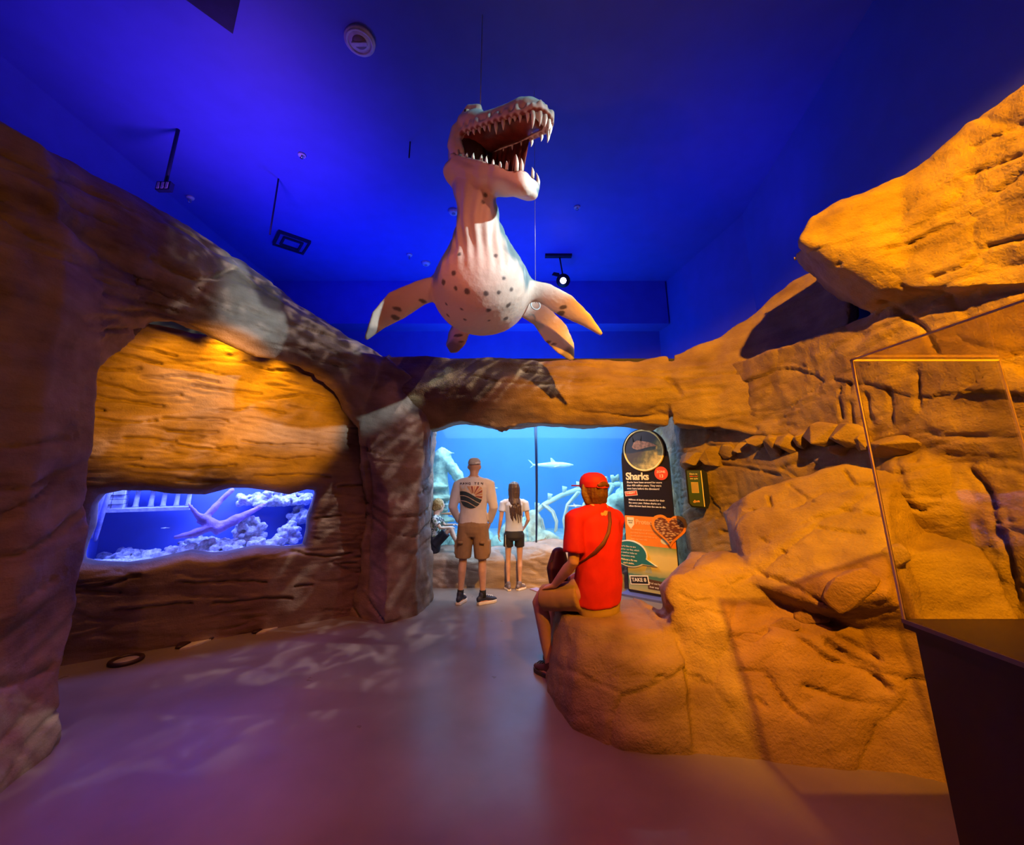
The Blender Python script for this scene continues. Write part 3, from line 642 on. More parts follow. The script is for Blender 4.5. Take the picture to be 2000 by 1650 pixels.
    for i in range(9, 22):
        p = llip[i].lerp(llip[min(i+1, len(llip)-1)], rr.random()); q = .02+.008*rr.random(); g.ball(p+u*.005, (q, q, q), 8, 6)
    # nostril bump and snout dome
    g.ball(T-a*.10+u*.05, (.13, .13, .075), 16, 10)
    V, F, N = remesh(g, .0115, 5)
    # skin folds of the neck and colour: slate back, pale belly with dark spots
    E = np.array([(f[k], f[(k+1) % len(f)]) for f in F for k in range(len(f))]); cnt = np.bincount(E[:, 0], minlength=len(V))[:, None]
    wt = (np.clip((4.0-V[:, 2])/.25, 0, 1)*np.clip((.60-np.abs(V[:, 0]+.22))/.12, 0, 1)*np.clip((3.95-V[:, 1])/.2, 0, 1))[:, None]*.7
    for _ in range(60):
        av = np.stack([np.bincount(E[:, 0], V[E[:, 1], k], len(V)) for k in range(3)], 1)/np.maximum(cnt, 1); V = V+(av-V)*wt
    N = normals(V, F)
    V = V-np.array(off)
    W = V+np.array(off)
    nk = np.clip((W[:, 2]-3.15)/.35, 0, 1)*np.clip((4.1-W[:, 2])/.2, 0, 1)
    Nb = N.copy()
    V = V+N*(.008*nk*np.sin(np.arctan2(W[:, 0]+.27, W[:, 1]-3.4)*26+3*pnoise(W*2)))[:, None]
    V = V+N*(.004*fbm(W*14, 3))[:, None]
    N = normals(V, F)
    pale = np.array([.80, .66, .56]); slate = np.array([.20, .30, .33]); grey = np.array([.50, .60, .62]); dark = np.array([.09, .075, .08])
    fl = np.abs(W[:, 0]+.22) > .56; back = np.clip((Nb[:, 1]*.5+Nb[:, 2]*.9+np.where(fl, -.25, np.abs(Nb[:, 0])*.50-.13)+.07*fbm(W*3, 3))*5+.3, 0, 1)
    C = pale+(slate-pale)*back[:, None]
    head = np.clip((W[:, 2]-4.28)/.12, 0, 1)*(N[:, 2] > -.35)
    top = np.clip((N[:, 2]+.1+.3*fbm(W*9, 3))*2.2, 0, 1)*head
    C = C+(grey-C)*np.maximum(top, head*.15)[:, None]
    # spots at fixed places of the skin
    bvh = BVHTree.FromPolygons([tuple(v) for v in W], F)
    spots = [(897, 497), (968, 499), (886, 533), (866, 551), (890, 563), (912, 569), (949, 573), (974, 571), (999, 565), (984, 543), (872, 594), (902, 604), (954, 606), (993, 596), (908, 624), (955, 626), (988, 622), (1020, 620), (875, 616), (948, 380), (944, 394),
             (776, 603), (772, 620), (826, 588), (1046, 640), (1070, 668), (1082, 672), (895, 655), (901, 667), (1100, 600), (1095, 612), (1135, 640)]
    for i, (px, py) in enumerate(spots):
        h = bvh.ray_cast(EYE, (at(px, py, 1)-EYE).normalized())
        if h[0] is None: continue
        d = W-np.array(h[0]); rad_ = (.026 if i < 21 else .03)*(.8+.5*rr.random())
        d2 = d.copy()
        if i >= 21: d2[:, 2] *= 1.0; d2 = d2*np.array([.6, .6, 1.6])
        q = np.linalg.norm(d2, axis=1)+.006*pnoise(W*40)
        m = np.clip((rad_-q)/.012, 0, 1)*.9; C = C+(dark-C)*m[:, None]
    # mottled flipper tips
    for p in (A(716, 660, 3.46), A(1117, 701, 4.03), A(887, 686, 4.07)):
        q = np.linalg.norm(W-np.array(p), axis=1)+.05*fbm(W*8, 3); m = np.clip((.15-q)/.05, 0, 1)*.75; C = C+(np.array([.16, .15, .16])-C)*m[:, None]
    # red brown gum line
    gum = np.array([.28, .07, .05])
    for lip, rg in ((ulip, .034), (llip, .026)):
        L = np.array([tuple(p) for p in lip]); q = np.min(np.linalg.norm(W[:, None]-L[None]-np.array([0, 0, -.028 if lip is ulip else .016]), axis=2), axis=1) if len(W) < 60000 else None
        if q is None:
            q = np.full(len(W), 9.)
            for p in L: q = np.minimum(q, np.linalg.norm(W-p-np.array([0, 0, -.028 if lip is ulip else .016]), axis=1))
        m = np.clip((rg-q)/.012, 0, 1); C = C+(gum-C)*m[:, None]
    me = mkmesh('body', V, F, attrmat('reptile_skin', .5, .4, .25, 30)); setcol(me, np.clip(C, 0, 1)); obj('body', me, root)
    # mouth: palate, floor of the mouth and throat
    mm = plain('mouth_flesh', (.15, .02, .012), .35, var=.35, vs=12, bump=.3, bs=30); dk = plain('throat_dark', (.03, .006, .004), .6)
    g = G(); g.loft([(p-off, wx, hz) for p, wx, hz in [(H+a*.02-u*.12, .14, .07), (H.lerp(T, .3)-u*.075, .15, .045), (H.lerp(T, .6)-u*.085, .135, .04), (H.lerp(T, .95)-u*.08, .10, .035)]], r, 16); g.build('palate', mm, root)
    g = G(); g.loft([(p-off, wx, hz) for p, wx, hz in [(Lh+a*.0+u*.06, .15, .05), (Lh.lerp(Lt, .3)+u*.05, .155, .04), (Lh.lerp(Lt, .6)+u*.045, .135, .04), (Lh.lerp(Lt, .97)+u*.05, .11, .03)]], r, 16); g.build('mouth_floor', plain('mouth_floor', (.42, .07, .02), .35, var=.3, vs=10), root)
    g = G(); g.loft([(Lh.lerp(Lt, .08)+u*.05-off, .07, .03), (Lh.lerp(Lt, .35)+u*.09-off, .065, .03), (Lh.lerp(Lt, .6)+u*.07-off, .03, .015)], r, 12); g.build('tongue', mm, root)
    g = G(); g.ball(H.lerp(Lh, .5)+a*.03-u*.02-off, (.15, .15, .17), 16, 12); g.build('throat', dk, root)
    g = G(); UU = ulip[len(ulip)-12:]; LL = llip[len(llip)-12:]
    for i in range(3, 11): g.hull([p+r*q*.006-off-r*.012 for q in (-1, 1) for p in (UU[i]+u*.03, UU[i+1 if i < 11 else i]+u*.03, LL[i]-u*.03, LL[min(i+1, 11)]-u*.03)])
    g.build('mouth_lining', mm, root)
    # teeth
    ivory = plain('tooth_ivory', (.82, .74, .62), .3, var=.1)
    def tooth(p, h, rd, d, lean):
        g = G(); p = p-off; d = Vector((0, 0, d))
        g.loft([(p-d*.015, rd, rd), (p+d*h*.35+lean*h*.05, rd*.95, rd), (p+d*h*.7+lean*h*.02, rd*.6, rd*.6), (p+d*h-lean*h*.05, rd*.12, rd*.12)], r, 9, dome=False)
        g.build('tooth', ivory, root)
    def arc(lip, t):
        t = min(max(t, 0), .9999)*(len(lip)-1); i = int(t); return lip[i].lerp(lip[i+1], t-i)
    ctr = (H+T)/2
    for t, h in [(.03, .05), (.065, .06), (.10, .065), (.13, .055), (.16, .075), (.20, .115), (.24, .095), (.275, .06), (.30, .045), (.325, .065), (.36, .085), (.395, .15), (.445, .125), (.485, .105), (.525, .10), (.565, .10), (.61, .12), (.66, .07), (.72, .08), (.78, .06), (.84, .06), (.9, .05)]:
        p = arc(ulip, t)-u*.018; inw = (ctr-p); inw.z = 0; inw.normalize(); tooth(p+inw*.012, h, .011+.05*h, -1, -inw)
    ctr = (Lh+Lt)/2
    for t, h in [(.03, .06), (.07, .045), (.09, .05), (.13, .065), (.18, .07), (.21, .07), (.25, .055), (.29, .05), (.325, .07), (.385, .145), (.425, .11), (.50, .085), (.575, .10), (.605, .145), (.66, .06), (.72, .06), (.78, .05), (.84, .05)]:
        p = arc(llip, t)+u*.022; inw = (ctr-p); inw.z = 0; inw.normalize(); tooth(p+inw*.008, h, .010+.05*h, 1, -inw)
    # eyes and nostrils, hook and suspension wires
    for s in (-1, 1):
        c = H+r*s*.155+a*.10+u*.085
        e = G().ball(c-off, (.030, .030, .026), 12, 8).build('eye', plain('eye_yellow', (.75, .7, .5), .15), root)
        G().ball(c+r*s*.022-off, (.014, .014, .016), 8, 6).build('pupil', BLACKM, e)
        G().ball(T-a*.06+r*s*.075+u*.085-off, (.016, .016, .01), 8, 6).build('nostril', dk, root)
    G().ring(at(1046, 596, 3.85)-off, (.3, -1, .1), .05, .008, 24, 6).build('hook_ring', WHITEP, root)
    return root
rep_o = reptile()
WIRE = plain('steel_wire', (.55, .55, .6), .35, .6)
def wire(p, q, r, label):
    g = G(); c = p; g.loft([(p-c, r), (q-c, r)], (1, 0, 0), 8, dome=False); o = g.build('suspension_wire', WIRE, None); o.location = c
    o['label'] = label; o['category'] = 'wire'; o['group'] = 'wires holding the reptile model'
p = at(938, 212, 3.05); wire(p, Vector((p.x, p.y, HC)), .005, 'thin steel wire rising from the reptile skull to the ceiling')
p = at(1046, 592, 3.85); wire(p, Vector((p.x+.02, p.y, HC)), .003, 'thin steel wire rising from the hook at the reptile right shoulder')

# ------------------------------------------------------------------ big aquarium
AQ_Y = 6.5
def aquarium():
    water = bpy.data.materials.new('water'); water.use_nodes = True; t = water.node_tree; t.nodes.clear()
    o = t.nodes.new('ShaderNodeOutputMaterial'); v = t.nodes.new('ShaderNodeVolumeScatter'); v.inputs['Color'].default_value = (.26, .52, .92, 1); v.inputs['Density'].default_value = .19; v.inputs['Anisotropy'].default_value = .2
    ab = t.nodes.new('ShaderNodeVolumeAbsorption'); ab.inputs['Color'].default_value = (.15, .62, 1, 1); ab.inputs['Density'].default_value = .09
    ad = t.nodes.new('ShaderNodeAddShader'); t.links.new(v.outputs[0], ad.inputs[0]); t.links.new(ab.outputs[0], ad.inputs[1]); t.links.new(ad.outputs[0], o.inputs['Volume'])
    root = empty('aquarium', (0, 8.3, 0), 'large blue aquarium seen through the opening behind the standing visitors', 'aquarium')
    def b(name, a, c, m): return G().box((a[0], a[1]-8.3, a[2]), (c[0], c[1]-8.3, c[2])).build(name, m, root, False)
    tb = plain('tank_blue', (.03, .20, .55), .7, var=.15, vs=1.2)
    sand = plain('tank_sand', (.50, .55, .50), .9, var=.25, vs=6, bump=.5, bs=30)
    b('tank_back', (-2.9, 10.2, .1), (3.5, 10.4, 3.12), tb); b('tank_side', (-3.0, 6.62, .1), (-2.9, 10.4, 3.12), tb); b('tank_side', (3.5, 6.62, .1), (3.6, 10.4, 3.12), tb)
    b('tank_floor', (-3.0, 6.62, .1), (3.6, 10.4, .3), sand); b('tank_lid', (-3.0, 6.62, 3.12), (3.6, 10.4, 3.2), tb)
    b('water', (-2.88, 6.56, .31), (3.48, 10.19, 2.62), water)
    # acrylic window, two panes bowed a little, with a dark joint
    gl = glass('acrylic', (.93, .98, 1), .01, 1.35, .6)
    X = [-1.66, .36, 2.6]
    def bow(x): return AQ_Y-.10*(1-((x-.4)/2.3)**2)-8.3
    for i in range(2):
        n = 16; g = G(); xx = [X[i]+(X[i+1]-X[i])*k/n for k in range(n+1)]
        g.prism([(x, bow(x)) for x in xx]+[(x, bow(x)+.05) for x in reversed(xx)], .3, 2.95)
        g.build('window_pane', gl, root, False)
    jm = plain('joint_dark', (.01, .02, .07), .3)
    def joint(x, r0):
        g = G(); g.loft([(Vector((x+.02*math.sin(3.1*k/8), bow(x)-.012-.07*math.sin(3.1*k/8), .35+2.6*k/8)), r0*(.6+.6*k/8), r0) for k in range(9)], (1, 0, 0), 10, dome=False); g.build('pane_joint', jm, root)
    joint(.36, .022); joint(-1.30, .012)
aquarium()
def ledge():
    g = G()
    xs = [(-1.6, .40, .50, 6.08), (-1.0, .42, .52, 6.05), (-.5, .41, .50, 6.03), (.1, .40, .52, 6.05), (.5, .52, .62, 6.03), (.9, .44, .56, 6.02), (1.5, .46, .58, 6.0), (2.3, .5, .6, 6.0)]
    S = [[(x, y+.03, -.1), (x, y, zf-.06), (x, y+.06, zf), (x, 6.44, zb), (x, 6.44, -.1)] for x, zf, zb, y in xs]
    for a, b in zip(S, S[1:]): g.hull(a+b)
    V, F, N = remesh(g, .02, 3); V = rockify(V, F, N, .06, .02, .02, (.2, .2), (), (), 1.5, 2.2)
    obj('rock_ledge', mkmesh('rock_ledge', V, F, ROCK_P), None, 'low pale rock ledge below the aquarium window, child sitting on it', 'rock ledge')
ledge()
# things inside the aquarium
CORAL = plain('coral_rock', (.42, .48, .36), .9, var=.45, vs=9, bump=.8, bs=25)
BONE = plain('replica_bone', (.55, .60, .50), .8, var=.2, vs=8, bump=.3)
def organic(name, g, voxel, mat, label, cat, amp=.05, base=None, group=None, sc=4):
    V, F, N = remesh(g, voxel, 2); V = V+N*(amp*fbm(V*sc, 4)+amp*.35*fbm(V*sc*4, 2))[:, None]
    c = np.array([V[:, 0].mean(), V[:, 1].mean(), V[:, 2].min()]); o = obj(name, mkmesh(name, V-c, F, mat), None, label, cat, group); o.location = c; return o
g = G()
g.loft([(at(842, 1060, 7.3), .30), (at(850, 980, 7.3), .24), (at(858, 920, 7.3), .16), (at(868, 890, 7.3), .13)], (1, 0, 0), 12)
g.loft([(at(838, 905, 7.4), .12), (at(862, 888, 7.3), .16), (at(885, 915, 7.2), .09), (at(903, 945, 7.1), .07), (at(912, 985, 7.1), .10)], (1, 0, 0), 12)
g.loft([(at(862, 890, 7.3), .09), (at(880, 884, 7.2), .035), (at(888, 886, 7.2), .02)], (1, 0, 0), 10)
for k, y in enumerate((950, 972, 995, 1015, 1035)): g.ball(at(840+(k % 2)*12, y, 7.15), (.33, .25, .06), 14, 8)
organic('branching_coral', g, .03, CORAL, 'mossy branching coral tower at the left inside the large aquarium', 'coral', .06)
def heap(name, c, r, label, n=12, seed=1):
    q = random.Random(seed); g = G()
    for k in range(n):
        a = q.uniform(0, 6.28); d = q.random(); h = (1-d)*r[2]
        g.ball((c[0]+math.cos(a)*d*r[0], c[1]+math.sin(a)*d*r[1], .28+h*q.uniform(.3, 1)), (r[0]*q.uniform(.2, .42), r[1]*q.uniform(.2, .42), r[2]*q.uniform(.25, .45)), 12, 8)
    g.ball((c[0], c[1], .28), (r[0], r[1], r[2]*.5)); organic(name, g, .035, CORAL, label, 'coral', .07)
heap('coral_mound', (-.75, 7.5), (.55, .4, .55), 'low coral mound between the standing man and the girl', 12, 1)
heap('coral_mound', (.25, 7.35), (.55, .4, .62), 'coral mound beside the dark window joint with orange spots', 14, 2)
g = G()
for k in range(16):
    q = random.Random(40+k); g.ball(at(1190+q.uniform(-5, 60), 965+q.uniform(-10, 100), 7.25+q.uniform(-.2, .3)), (q.uniform(.12, .26), .2, q.uniform(.09, .2)), 12, 8)
for x, y in ((1182, 945), (1196, 942), (1208, 938)): g.loft([(at(x, y, 7.2), .035), (at(x, y-12, 7.2), .028)], (1, 0, 0), 8)
organic('coral_wall', g, .03, CORAL, 'knobbly pale coral wall behind the red cap and shark sign', 'coral', .06)
# replica skeleton: backbone with spines and ribs
def skeleton():
    root = empty('replica_skeleton', at(1100, 1060, 7.6), 'pale sea monster skeleton with arched backbone and ribs inside the aquarium', 'skeleton'); off = root.location
    bp = [(1020, 1022), (1040, 1005), (1065, 984), (1095, 968), (1125, 957), (1150, 952), (1180, 948), (1210, 945)]
    pts = [at(x, y, 7.6) for x, y in bp]
    G().loft([(p-off, .045, .045) for p in pts], (0, 1, 0), 10).build('backbone', BONE, root)
    for k in range(7):
        t = .4+k*.95; i = int(t); p = pts[i].lerp(pts[i+1], t-i)-off
        G().loft([(p, .04, .03), (p+Vector((0, 0, .09)), .04, .03), (p+Vector((.01, 0, .14)), .05, .03)], (1, 0, 0), 8, dome=False).build('vertebra', BONE, root)
    for arcs in ([(1128, 962), (1108, 985), (1100, 1015), (1104, 1045), (1114, 1066)], [(1060, 985), (1078, 1000), (1086, 1020), (1084, 1038)], [(1040, 1002), (1055, 1016), (1060, 1036), (1056, 1056)], [(1160, 955), (1140, 985), (1132, 1020), (1138, 1060)], [(1195, 950), (1180, 985), (1172, 1030), (1180, 1062)]):
        for dy in (0, .55):
            P = [at(x, y, 7.5)+Vector((.08*dy, dy*(.15+.2*math.sin(3.1*k/4)), 0)) for k, (x, y) in enumerate(arcs)]
            G().loft([(q-off, .030-.003*k, .026-.003*k) for k, q in enumerate(P)], (0, 1, 0), 8).build('rib', BONE, root)
skeleton()
def shark(loc, L, rz, label, m, cat='shark', name='shark'):
    root = empty(name, loc, label, cat, rz)
    g = G(); g.loft([((-.5*L, 0, 0), .012*L, .02*L), ((-.3*L, 0, 0), .035*L, .045*L), ((0, 0, 0), .075*L, .08*L), ((.25*L, 0, 0), .07*L, .07*L), ((.42*L, 0, 0), .04*L, .04*L), ((.5*L, 0, 0), .012*L, .012*L)], (0, 1, 0), 14)
    g.build('body', m, root)
    def fin(pts, nm='fin'):
        q = G(); q.hull([p2 for p in pts for p2 in (Vector(p)*L+Vector((0, .004*L, .002*L)), Vector(p)*L-Vector((0, .004*L, .002*L)))]); q.build(nm, m, root, False)
    fin([(-.05, 0, .06), (.08, 0, .06), (-.06, 0, .17), (-.02, 0, .17)], 'dorsal_fin')
    fin([(-.46, 0, .0), (-.5, 0, .0), (-.62, 0, .13), (-.56, 0, .10)], 'tail_fin'); fin([(-.46, 0, 0), (-.5, 0, 0), (-.57, 0, -.07)], 'tail_fin')
    fin([(.18, .05, -.02), (.06, .05, -.02), (.0, .22, -.05), (.03, .22, -.05)], 'pectoral_fin'); fin([(.18, -.05, -.02), (.06, -.05, -.02), (.0, -.22, -.05), (.03, -.22, -.05)], 'pectoral_fin')
    return root
FISH = plain('fish_grey', (.55, .62, .66), .35, var=.15); FISHO = plain('fish_orange', (.75, .30, .12), .4)
shark(at(1080, 908, 7.6), .75, 0, 'pale shark gliding right in open water beside the window joint', FISH)
shark(at(1122, 988, 7.1), .26, 0, 'small pale fish between the ribs left of the red cap', FISH, 'fish', 'fish')
shark(at(964, 953, 7.4), .16, 0, 'tiny fish beside the right shoulder of the standing man', FISH, 'fish', 'fish')
shark(at(872, 985, 6.8), .14, 0, 'tiny fish above the head of the sitting child', FISH, 'fish', 'fish')
shark(at(880, 1003, 6.85), .30, 0, 'orange fish between the child and the standing man', FISHO, 'fish', 'fish')

# ------------------------------------------------------------------ fish tank behind the ragged window
def n2w(u, z, n): return w2(u, z, n)
def fish_tank():
    us = [p[0] for p in hole]; zs = [p[1] for p in hole]; u0, u1, z0, z1 = min(us)-.06, max(us)+.06, min(zs)-.06, max(zs)+.10
    c = w2((u0+u1)/2, z0, -.5); root = empty('fish_tank', c, 'glowing blue fish tank set into the striped rock wall at the left', 'fish tank', math.atan2(WD.y, WD.x))
    # local frame: x along the wall (to the left), y into the hall
    W, Hh = (u1-u0)/2, z1-z0
    bl = plain('tank_lining', (.12, .20, .75), .6, var=.1, vs=3)
    def b(name, x0, y0, za, x1, y1, zb, m): return G().box((x0, y0, za), (x1, y1, zb)).build(name, m, root, False)
    b('tank_back', -W, -.42, 0, W, -.38, Hh, bl); b('tank_side', -W-.03, -.42, 0, -W, .28, Hh, bl); b('tank_side', W, -.42, 0, W+.03, .28, Hh, bl)
    b('tank_floor', -W, -.42, -.03, W, .28, 0, plain('tank_gravel', (.45, .5, .7), .9, var=.4, vs=60, bump=1, bs=90)); b('tank_lid', -W, -.42, Hh+.12, W, .28, Hh+.14, BLACKM)
    b('front_glass', -W, .265, 0, W, .28, Hh, glass('tank_glass', (.95, .97, 1), 0, 1.33, .5))
    return root, W, Hh
tank, TW, TH = fish_tank()
TM = Matrix.Translation(tank.location) @ Matrix.Rotation(tank.rotation_euler.z, 4, 'Z')
tl = bpy.data.objects['fish_tank_lamp']; tl.location = TM @ Vector((0, .05, TH+.10)); tl.rotation_euler = (0, 0, tank.rotation_euler.z); tl.data.size = 2*TW*.95; tl.data.size_y = .35
def tx(px): return None
def tput(o, p): o.location = TM @ Vector(p); o.rotation_euler = (0, 0, tank.rotation_euler.z)
TCOR = plain('tank_coral', (.70, .74, .85), .8, var=.5, vs=30, bump=.6, bs=60); TROCK = plain('tank_rock', (.30, .30, .55), .85, var=.4, vs=10, bump=.6, bs=40)
TRUIN = plain('ruin_stone', (.55, .58, .70), .8, var=.3, vs=20, bump=.4)
def ruin():                                   # broken colonnade on a shelf, upper left corner (x is positive to the left)
    r = empty('ruin_ornament', (0, 0, 0), 'stone ruin ornament with columns in the upper left of the blue fish tank', 'ornament'); tput(r, (TW*.62, -.12, TH*.60))
    def b(n, a, c): G().box(a, c).build(n, TRUIN, r, False)
    b('plinth', (-.36, -.16, 0), (.36, .14, .035)); b('lintel', (-.36, -.10, .22), (.36, .08, .28))
    for x in (-.33, -.23, -.12, -.02, .10): G().loft([((x, 0, .035), .03), ((x, 0, .06), .022), ((x, 0, .19), .02), ((x, 0, .22), .03)], (1, 0, 0), 10, dome=False).build('column', TRUIN, r)
    for k in range(4):
        for j in range(2): b('block', (.18+.09*j, -.1, .035+.045*k), (.265+.09*j, .1+.02*(k % 2), .075+.045*k))
    for k in range(5): G().loft([((.30+.03*k, .12, .20), .02), ((.31+.03*k, .14, .0), .022), ((.32+.03*k, .13, -.25+.03*k), .016)], (1, 0, 0), 8).build('root_strand', TROCK, r)
ruin()
def tcoral(x, y, z, rx, ry, rz, n, label, seed, kind='coral_cluster', mat=TCOR):
    q = random.Random(seed); g = G()
    for k in range(n):
        a, b_ = q.uniform(-1, 1), q.uniform(-1, 1); h = q.uniform(0, 1)*(1-.4*abs(a)); s = q.uniform(.018, .04)
        g.ball((a*rx, b_*ry, h*rz), (s*1.4, s, s), 7, 5)
    g.ball((0, 0, rz*.2), (rx*.9, ry*.7, rz*.35), 12, 8)
    V, F, N = remesh(g, .011, 1); V = V+N*(.010*pnoise(V*40))[:, None]
    o = obj(kind, mkmesh(kind, V, F, mat), None, label, 'coral'); tput(o, (x, y, z))
tcoral(TW*.40, -.05, .0, .28, .14, .13, 80, 'low lumpy coral bed along the bottom left of the blue fish tank', 11)
tcoral(-TW*.02, -.02, .03, .26, .12, .15, 80, 'rising coral bed in the bottom middle of the blue fish tank', 12)
tcoral(-TW*.34, -.12, .07, .14, .10, .36, 80, 'upright coral column right of the middle in the blue fish tank', 13)
tcoral(-TW*.58, -.22, TH*.62, .38, .12, .17, 110, 'coral crust on the arch at the upper right of the blue fish tank', 14)
tcoral(-TW*.76, -.05, .10, .10, .10, .22, 50, 'small coral pillar near the right end of the blue fish tank', 15)
tcoral(-TW*.55, 0, .06, .2, .10, .12, 50, 'flat coral patch in the lower right of the blue fish tank', 16)
g = G(); g.loft([((-.42, 0, .30), .02, .02), ((-.2, .05, .16), .05, .05), ((0, .08, .06), .08, .07), ((.14, .06, .14), .06, .05), ((.0, 0, .36), .035, .03), ((-.08, 0, .46), .03, .03)], (0, 1, 0), 10)
g.loft([((.05, .08, .12), .06, .05), ((.2, .1, .22), .03, .03), ((.28, .1, .34), .012, .012)], (0, 1, 0), 8); g.loft([((0, .08, .1), .06, .05), ((.22, .12, .02), .05, .04), ((.34, .1, .0), .02, .02)], (0, 1, 0), 8)
V, F, N = remesh(g, .014, 2); V = V+N*(.02*fbm(V*10, 3))[:, None]
o = obj('driftwood', mkmesh('driftwood', V, F, plain('tank_wood', (.40, .25, .62), .8, var=.3, vs=12, bump=.5)), None, 'forked purple driftwood in the middle of the blue fish tank', 'driftwood'); tput(o, (-.02, -.05, TH*.28))
tcoral(TW*.72, -.15, .0, .20, .12, .12, 50, 'lumpy coral heap at the lower left end of the blue fish tank', 17)
tcoral(TW*.12, -.26, .0, .22, .10, .20, 60, 'coral heap behind the driftwood base in the blue fish tank', 18)
tcoral(-TW*.86, -.25, TH*.35, .12, .10, .20, 50, 'coral bush at the far right wall of the blue fish tank', 19)
g = G(); g.loft([((TW*.98*(1-.2*k), .16+.03*math.sin(k*2.1), .0), .10, .07+.02*math.sin(k*1.7)) for k in range(11)], (0, 1, 0), 14)
V, F, N = remesh(g, .012, 1); V = V+N*(.008*pnoise(V*45)+.012*pnoise(V*14))[:, None]
o = obj('gravel_bank', mkmesh('gravel_bank', V, F, plain('gravel_pale', (.72, .76, .85), .8, var=.45, vs=70, bump=.8, bs=90)), None, 'pale gravel bank along the front of the blue fish tank', 'gravel', kind='stuff'); tput(o, (0, 0, 0))
for k, (x, z, l) in enumerate([(.42, .40, 'left'), (-.42, .62, 'right')]):
    f = shark((0, 0, 0), .07, 0, 'tiny pale fish in the %s half of the blue fish tank' % l, FISH, 'fish', 'fish'); tput(f, (x*TW, .08, z*TH))

# ------------------------------------------------------------------ shark information board
def text(body, size, loc, parent, mat, name='text_line', ext=.0012, bold=.0, align='LEFT', rot=0, shear=0, spacing=1, M=None):
    c = bpy.data.curves.new(name, 'FONT'); c.body = body; c.size = size; c.extrude = ext; c.offset = bold; c.align_x = align; c.shear = shear; c.space_character = spacing; c.resolution_u = 3
    c.materials.append(mat); o = bpy.data.objects.new(name, c); col.objects.link(o); dg = bpy.context.evaluated_depsgraph_get()
    me = bpy.data.meshes.new_from_object(o.evaluated_get(dg)); bpy.data.objects.remove(o); bpy.data.curves.remove(c)
    o = bpy.data.objects.new(name, me); col.objects.link(o); o.parent = parent
    o.location = loc; o.rotation_euler = (math.pi/2, rot, 0) if M is None else M; return o
def board():
    bl, br = atz(1233, 1155, .03), atz(1326, 1172, .03)
    rz = math.atan2(br.y-bl.y, br.x-bl.x); Wd = .66; Ht = 2.16
    root = empty('information_board', ((bl.x+br.x)/2, (bl.y+br.y)/2, 0), 'tall round-topped shark information board with black, orange and sea scene panels', 'sign', rz)
    ink = plain('board_black', (.018, .014, .022), .35, var=.02); cream = plain('print_cream', (.90, .80, .52), .5, var=.02); wht = plain('print_white', (.88, .86, .82), .5, var=.02)
    org = plain('print_orange', (.90, .26, .02), .45, var=.03); red = plain('print_red', (.80, .09, .04), .45, var=.03); teal = plain('print_teal', (.02, .17, .20), .45, var=.03)
    h = Wd/2; rt = h*.94; zc = Ht-rt
    prof = [(-h, .03), (h, .03), (h, zc-.12), (h*.97, zc-.02)]+[(rt*math.cos(a), zc+rt*math.sin(a)) for a in [math.pi*k/24 for k in range(0, 25)]]+[(-h*.97, zc-.02), (-h, zc-.12)]
    XZ = Matrix(((1, 0, 0, 0), (0, 0, 1, 0), (0, 1, 0, 0), (0, 0, 0, 1)))     # polygon (x, z), extruded along y
    def panel(name, poly, y0, y1, m, label=None): return G().prism(poly, y0, y1, XZ).build(name, m, root, False, label=label)
    panel('back_panel', prof, 0, .04, ink)
    panel('back_support', [(-.36, 0), (-.30, 0), (-.30, .75), (-.36, .75)], .04, .16, BLACKM)
    G().box((-h-.06, -.16, 0), (h+.06, .22, .025)).build('base_plate', plain('base_blue', (.10, .12, .38), .4), root, False)
    zO0, zO1 = at(1262, 1063, 5.72).z, at(1262, 1007, 5.72).z; panel('orange_panel', [(-h, zO0), (h, zO0), (h, zO1), (-h, zO1)], -.006, 0, org)
    # sea scene: flat print
    m, t, b, N, L = nodes('sea_scene'); co = N('ShaderNodeTexCoord'); sx = N('ShaderNodeSeparateXYZ'); L(co.outputs['Object'], sx.inputs[0])
    r = N('ShaderNodeValToRGB'); e = r.color_ramp.elements; e[0].position = 0; e[0].color = (.45, .42, .20, 1); e[1].position = 1; e[1].color = (.25, .36, .14, 1)
    for p, c in ((.12, (.30, .38, .24, 1)), (.18, (.12, .25, .20, 1)), (.33, (.06, .20, .18, 1)), (.36, (.30, .36, .20, 1)), (.55, (.72, .58, .18, 1)), (.8, (.75, .62, .22, 1))):
        q = e.new(p); q.color = c
    nz = N('ShaderNodeTexNoise'); nz.inputs['Scale'].default_value = 7; L(co.outputs['Object'], nz.inputs['Vector'])
    ma = N('ShaderNodeMath'); ma.operation = 'MULTIPLY_ADD'; ma.inputs[1].default_value = .12; ma.inputs[2].default_value = -.06; L(nz.outputs[0], ma.inputs[0])
    mr = N('ShaderNodeMapRange'); mr.inputs[1].default_value = .06; mr.inputs[2].default_value = zO0; L(sx.outputs[2], mr.inputs[0])
    ad = N('ShaderNodeMath'); L(mr.outputs[0], ad.inputs[0]); L(ma.outputs[0], ad.inputs[1]); L(ad.outputs[0], r.inputs[0]); L(r.outputs[0], b.inputs['Base Color'])
    panel('sea_picture', [(-h, .06), (h, .06), (h, zO0), (-h, zO0)], -.006, 0, m)
    panel('fin_print', [(-.10, .29), (-.05, .40), (-.02, .41), (.0, .29)], -.008, -.006, plain('fin_grey', (.35, .40, .32), .6))
    G().loft([((-.02, -.007, .27), .05, .001), ((.05, -.007, .262), .1, .001)], (1, 0, 0), 8, dome=False)
    panel('sun_print', [(.20+.06*math.cos(a), .70+.04*math.sin(a)) for a in [6.28*k/16 for k in range(16)]], -.008, -.006, plain('sun_pale', (.70, .72, .45), .6))
    # round photograph of a horned shark over rocks
    m, t, b, N, L = nodes('round_photo'); co = N('ShaderNodeTexCoord')
